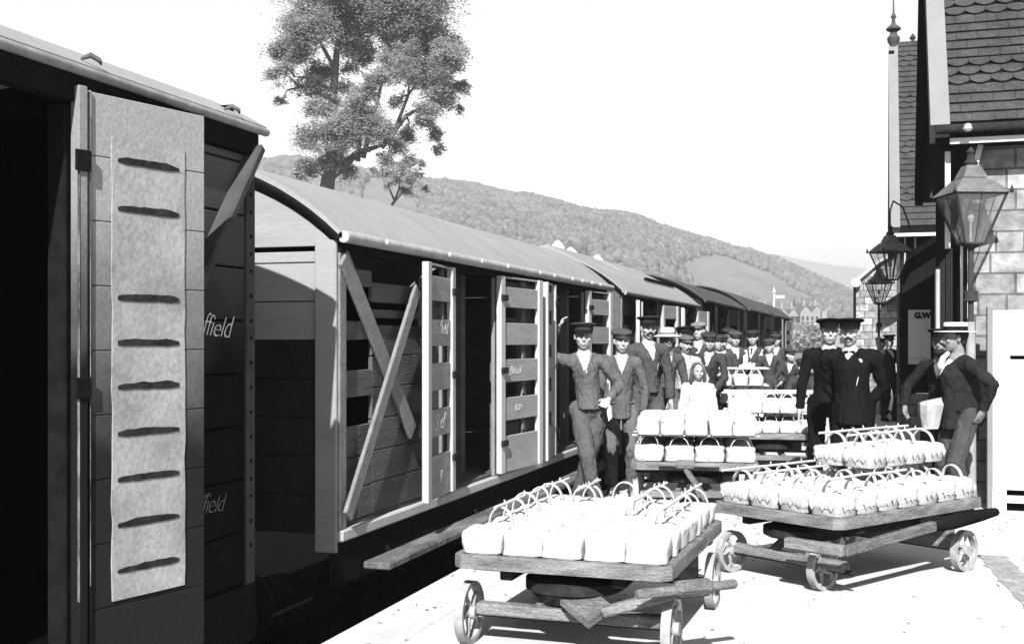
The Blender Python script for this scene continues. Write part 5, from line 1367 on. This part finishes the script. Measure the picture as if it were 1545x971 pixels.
        MB().lathe([(.0905 * k, .014), (.0925 * k, .016), (.0915 * k, .04), (.0895 * k, .042)], HT_ + Vector((0, 0, -.006)), 26, HR, cap=False, sy=1.08).build('hat_ribbon', cloth(.2), root, smooth=40)
    if extra: extra(root, dict(hc=hc, neck=neck, chest=chest, pel=pel, sh=sh, elb=elb, wrs=wrs, ank=ank, k=k, hp=hp, HR=HR))
    return root, base, rz
GP = 'men and boys posing on the platform'
UV = .055   # dark uniform
# front row, left
def man1_x(root, g):
    MB().tube([g['chest'] + Vector((-.02, -.13, -.10)), g['chest'] + Vector((.01, -.145, -.15)), g['chest'] + Vector((.05, -.14, -.14))], .0045, n=6).build('watch_chain', m_stick, root)
    w_ = g['wrs'][1]; MB().poly([w_ + Vector((-.03, -.06, -.04)), w_ + Vector((.02, -.06, -.05)), w_ + Vector((.03, -.05, -.17)), w_ + Vector((-.0, -.05, -.20))], (0, .012, 0)).build('handkerchief', m_cream, root)
m1b = PD(884, 11.15); m1rz = math.atan2(-m1b.y, -m1b.x) + math.pi / 2
hl_ = Matrix.Rotation(-(m1rz + .05), 3, 'Z') @ (Vector((-3.04, 10.92, 1.66)) - m1b)
person(889, 11.15, 0, 1.72, 'porter in peaked cap leaning one raised hand on the slatted van, legs crossed', turn=.05, cv=.11, tv=.11, hat='peaked', hv=.06, hands=[tuple(hl_ / (1.72 / 1.74)), (.17, -.15, 1.02)], feet=[(.05, -.10), (-.10, .10)], lean=(-.05, 0), buttons=4, coat='waistcoat', extra=man1_x, group=GP, shirt='V', vox=.0075)
person(938, 12.1, 0, 1.67, 'man in flat cap and long lapelled jacket, second from the left end of the row', cv=.10, tv=.14, hat='flat', hv=.07, pose='pocket', hands=[(-.24, -.08, .83), (.22, -.04, .86)], headyaw=.15, group=GP, vox=.0075)
person(975, 13.4, 0, 1.83, 'tall moustached porter in peaked cap with buttonhole badge and watch chain', cv=.075, tv=.09, hat='peaked', hv=.05, tash=True, chain=True, buttons=3, pose='down', group=GP, coat='waistcoat')
person(1004, 14.3, 0, 1.68, 'man in wide brimmed straw hat and dark waistcoat', cv=.075, tv=.11, hat='straw', coat='waistcoat', pose='down', group=GP, skin=m_skind, vox=.009)
person(1031, 15.4, 0, 1.62, 'moustached man in small cap and white shirt behind the little girl', coat='shirt', cv=.45, tv=.10, hat='flat', hv=.12, tash=True, pose='pocket', group=GP, vox=.009, shirt=None)
person(1031, 17.2, 0, 1.76, 'dark capped man half hidden behind the straw hatted man', cv=.05, tv=.07, hat='peaked', hv=.035, group=GP, vox=.011)
person(1051, 17.3, 0, 1.82, 'man in pale flat cap looking over the others, behind the girl', cv=.07, tv=.08, hat='flat', hv=.2, group=GP, vox=.011)
person(1066, 16.0, 0, 1.66, 'dark capped man bending in profile just right of the girl', cv=.05, tv=.07, hat='flat', hv=.045, headyaw=.5, lean=(.06, .10), group=GP, vox=.010, pose='lean')
person(1080, 17.4, 0, 1.64, 'clean shaven man squeezed between two dark caps, third right of the girl', cv=.06, tv=.07, hat='flat', hv=.05, headyaw=.4, group=GP, vox=.011)
person(1090, 18.4, 0, 1.64, 'moustached man with white collar, middle of the back group', cv=.06, tv=.07, hat='flat', hv=.05, headyaw=.3, tash=True, group=GP, vox=.011)
person(1097, 19.6, 0, 1.75, 'dark capped man tipping his head, behind the middle of the group', cv=.06, tv=.07, hat='flat', hv=.04, headyaw=.5, group=GP, vox=.012)
person(1111, 19.0, 0, 1.70, 'young man in waistcoat and white sleeves, arms folded, left one of two', coat='vestonly', cv=.06, tv=.07, hat='flat', hv=.07, pose='fold', group=GP, vox=.010)
def tie(root, g):
    MB().tube([g['neck'] + Vector((0, -.075, -.03)), g['chest'] + Vector((0, -.14, .10)), g['chest'] + Vector((0, -.145, .0))], [.014, .012, .016], n=6).build('necktie', m_tar, root)
person(1137, 19.4, 0, 1.72, 'man in waistcoat and dark tie with white sleeved folded arms, right one of two', coat='vestonly', cv=.06, tv=.07, hat='flat', hv=.035, pose='fold', group=GP, vox=.010, extra=tie)
person(1161, 19.0, 0, 1.58, 'boy in big flat cap and dark jacket, elbow out, right of the folded arm men', cv=.06, tv=.07, hat='flat', hv=.06, hands=[None, (.20, -.15, .98)], pose='hip', headyaw=-.3, group=GP, vox=.010)
person(1174, 23.0, 0, 1.68, 'capped man at the back beside the last van', cv=.06, tv=.07, hat='flat', hv=.05, group=GP, vox=.012)
person(1190, 19.0, 0, 1.42, 'boy stooping in a dark cap behind the seated boy', cv=.05, tv=.07, hat='flat', hv=.05, headyaw=.9, lean=(.05, .12), group=GP, vox=.012, pose='lean')
person(1210, 17.6, .40, 1.5, 'boy in dark cap sitting among the baskets by the uniformed men', cv=.05, tv=.07, hat='flat', hv=.04, pose='sit', group=GP, vox=.011, loc=PD(1210, 17.6, .12))
# a crate for him
kx = PD(1211, 17.75); b = MB(); b.box((0, 0, .25), (.5, .4, .5), bev=.01)
for z_ in (.12, .3, .45): b.box((0, -.206, z_), (.5, .012, .09)).box((0, .206, z_), (.5, .012, .09))
ko = b.build('crate', m_wood); ko.location = kx; ko.rotation_euler = (0, 0, .3); tag(ko, 'wooden crate the seated boy is sitting on', 'crate')
# the girl
def girlx(root, g):
    hp = g['hp']; k = g['k']
    h = MB(); h.ell(hp(0, .034, .045), (.088 * k, .094 * k, .090 * k), None, 16, 12)
    for sx in (-1, 1): h.tube([hp(sx * .07, -.01, .05), hp(sx * .09, .0, -.03), hp(sx * .098, .01, -.12), hp(sx * .09, .02, -.19)], [.020 * k, .026 * k, .028 * k, .012 * k], n=8)
    h.build('long_hair', m_hairl, root, smooth=180)
person(1053, 13.3, 0, 1.30, 'little girl with long dark hair in a white dress behind the middle trolley', coat='dress', hat=None, pose='down', hair=m_hairl, group=GP, vox=.008, build=1.05, extra=girlx)
# men standing inside the van doorways
def van_man(u, X, label, top_v, **kw):
    d = 1836 * abs(X) / (1330 - u); b_ = PD(u, d); top = CAMH + (VH - top_v) * d / FPX; H = top - .5 - .05
    person(u, d, .5, H, label, group='men standing in the van doorways', vox=.011, **kw)
van_man(980, -3.30, 'capped man standing in the skylight van doorway above the tall porter', 455, cv=.06, tv=.06, hat='flat', hv=.07)
van_man(1028, -3.25, 'moustached uniformed man with white collar standing high in a van doorway', 456, cv=.05, tv=.06, hat='peaked', hv=.04, tash=True)
van_man(1091, -3.25, 'man in a pale hat peering out of the dark van doorway', 474, cv=.06, tv=.06, hat='flat', hv=.10, tash=True)
# two uniformed men
person(1248, 12.0, 0, 1.77, 'clean shaven dark uniformed man with button row, left one of the tall pair', coat='coat', cv=.010, tv=.010, hat='peaked', hv=.012, buttons=6, group='dark uniformed railwaymen', build=1.17, vox=.0075, shirt='V', pose='down', headyaw=.12)
def bow(root, g):
    c = g['neck'] + Vector((0, -.082, -.035)); MB().ell(c + Vector((-.028, 0, 0)), (.026, .008, .014)).ell(c + Vector((.028, 0, 0)), (.026, .008, .014)).build('bow_tie', m_tar, root, smooth=180)
    MB().ell(g['chest'] + Vector((.10, -.13, .06)), (.022, .012, .026)).build('buttonhole_flower', m_cream, root, smooth=180)
person(1287, 11.0, 0, 1.76, 'moustached uniformed man with bow tie, watch chain and flower, right of the tall pair', coat='coat', cv=.010, tv=.010, hat='peaked', hv=.012, buttons=3, chain=True, tash=True, group='dark uniformed railwaymen', build=1.17, vox=.0075, pose='back', headyaw=.15, extra=bow)
# boater man and his bearded companion
def neckerchief(root, g):
    n_ = g['neck']; MB().tube([n_ + Vector((0, -.085, .02)), n_ + Vector((-.02, -.13, -.03)), n_ + Vector((-.03, -.15, -.10)), n_ + Vector((-.05, -.15, -.15))], [.016, .026, .03, .012], n=8).build('neckerchief', m_cream, root, smooth=180)
person(1453, 10.45, 0, 1.70, 'man in a boater hat turned left, hand in his jacket pocket', turn=-1.05, cv=.022, tv=.075, hat='boater', hands=[(-.22, -.05, 1.02), (.27, .03, .98)], tash=True, headyaw=-.15, lean=(0, .05), group='men by the station wall', vox=.0075, extra=neckerchief, skin=m_skind, build=1.08)
person(1421, 11.0, 0, 1.66, 'bearded man in a cap behind the boater hatted man', turn=-.25, cv=.018, tv=.04, hat='peaked', hv=.02, beard=True, hands=[(-.30, -.18, .98), None], group='men by the station wall', vox=.009, skin=m_skind)
person(1341, 23.0, 0, 1.66, 'distant dark suited man beyond the lamps, nearer of two', cv=.03, tv=.03, hat='peaked', hv=.02, group='distant people by the station', vox=.013, turn=.5)
person(1328, 25.5, 0, 1.60, 'distant dark figure in profile at the far left of the station', cv=.010, tv=.010, hat='flat', hv=.02, group='distant people by the station', vox=.014, turn=1.0, shirt=None)
# paper parcel the bearded man holds
b = MB(); b.tube([(0, 0, 0), (0, 0, .10), (.01, 0, .2), (.0, 0, .24)], [.08, .10, .115, .10], n=9); po = b.build('paper_parcel', gray('brown_paper', .42, .2, 9, .9, .6, 14), None)
po.location = PD(1404, 10.5, .82); tag(po, 'crumpled paper bag held by the bearded man', 'paper bag')

bpy.data.scenes.remove(work)
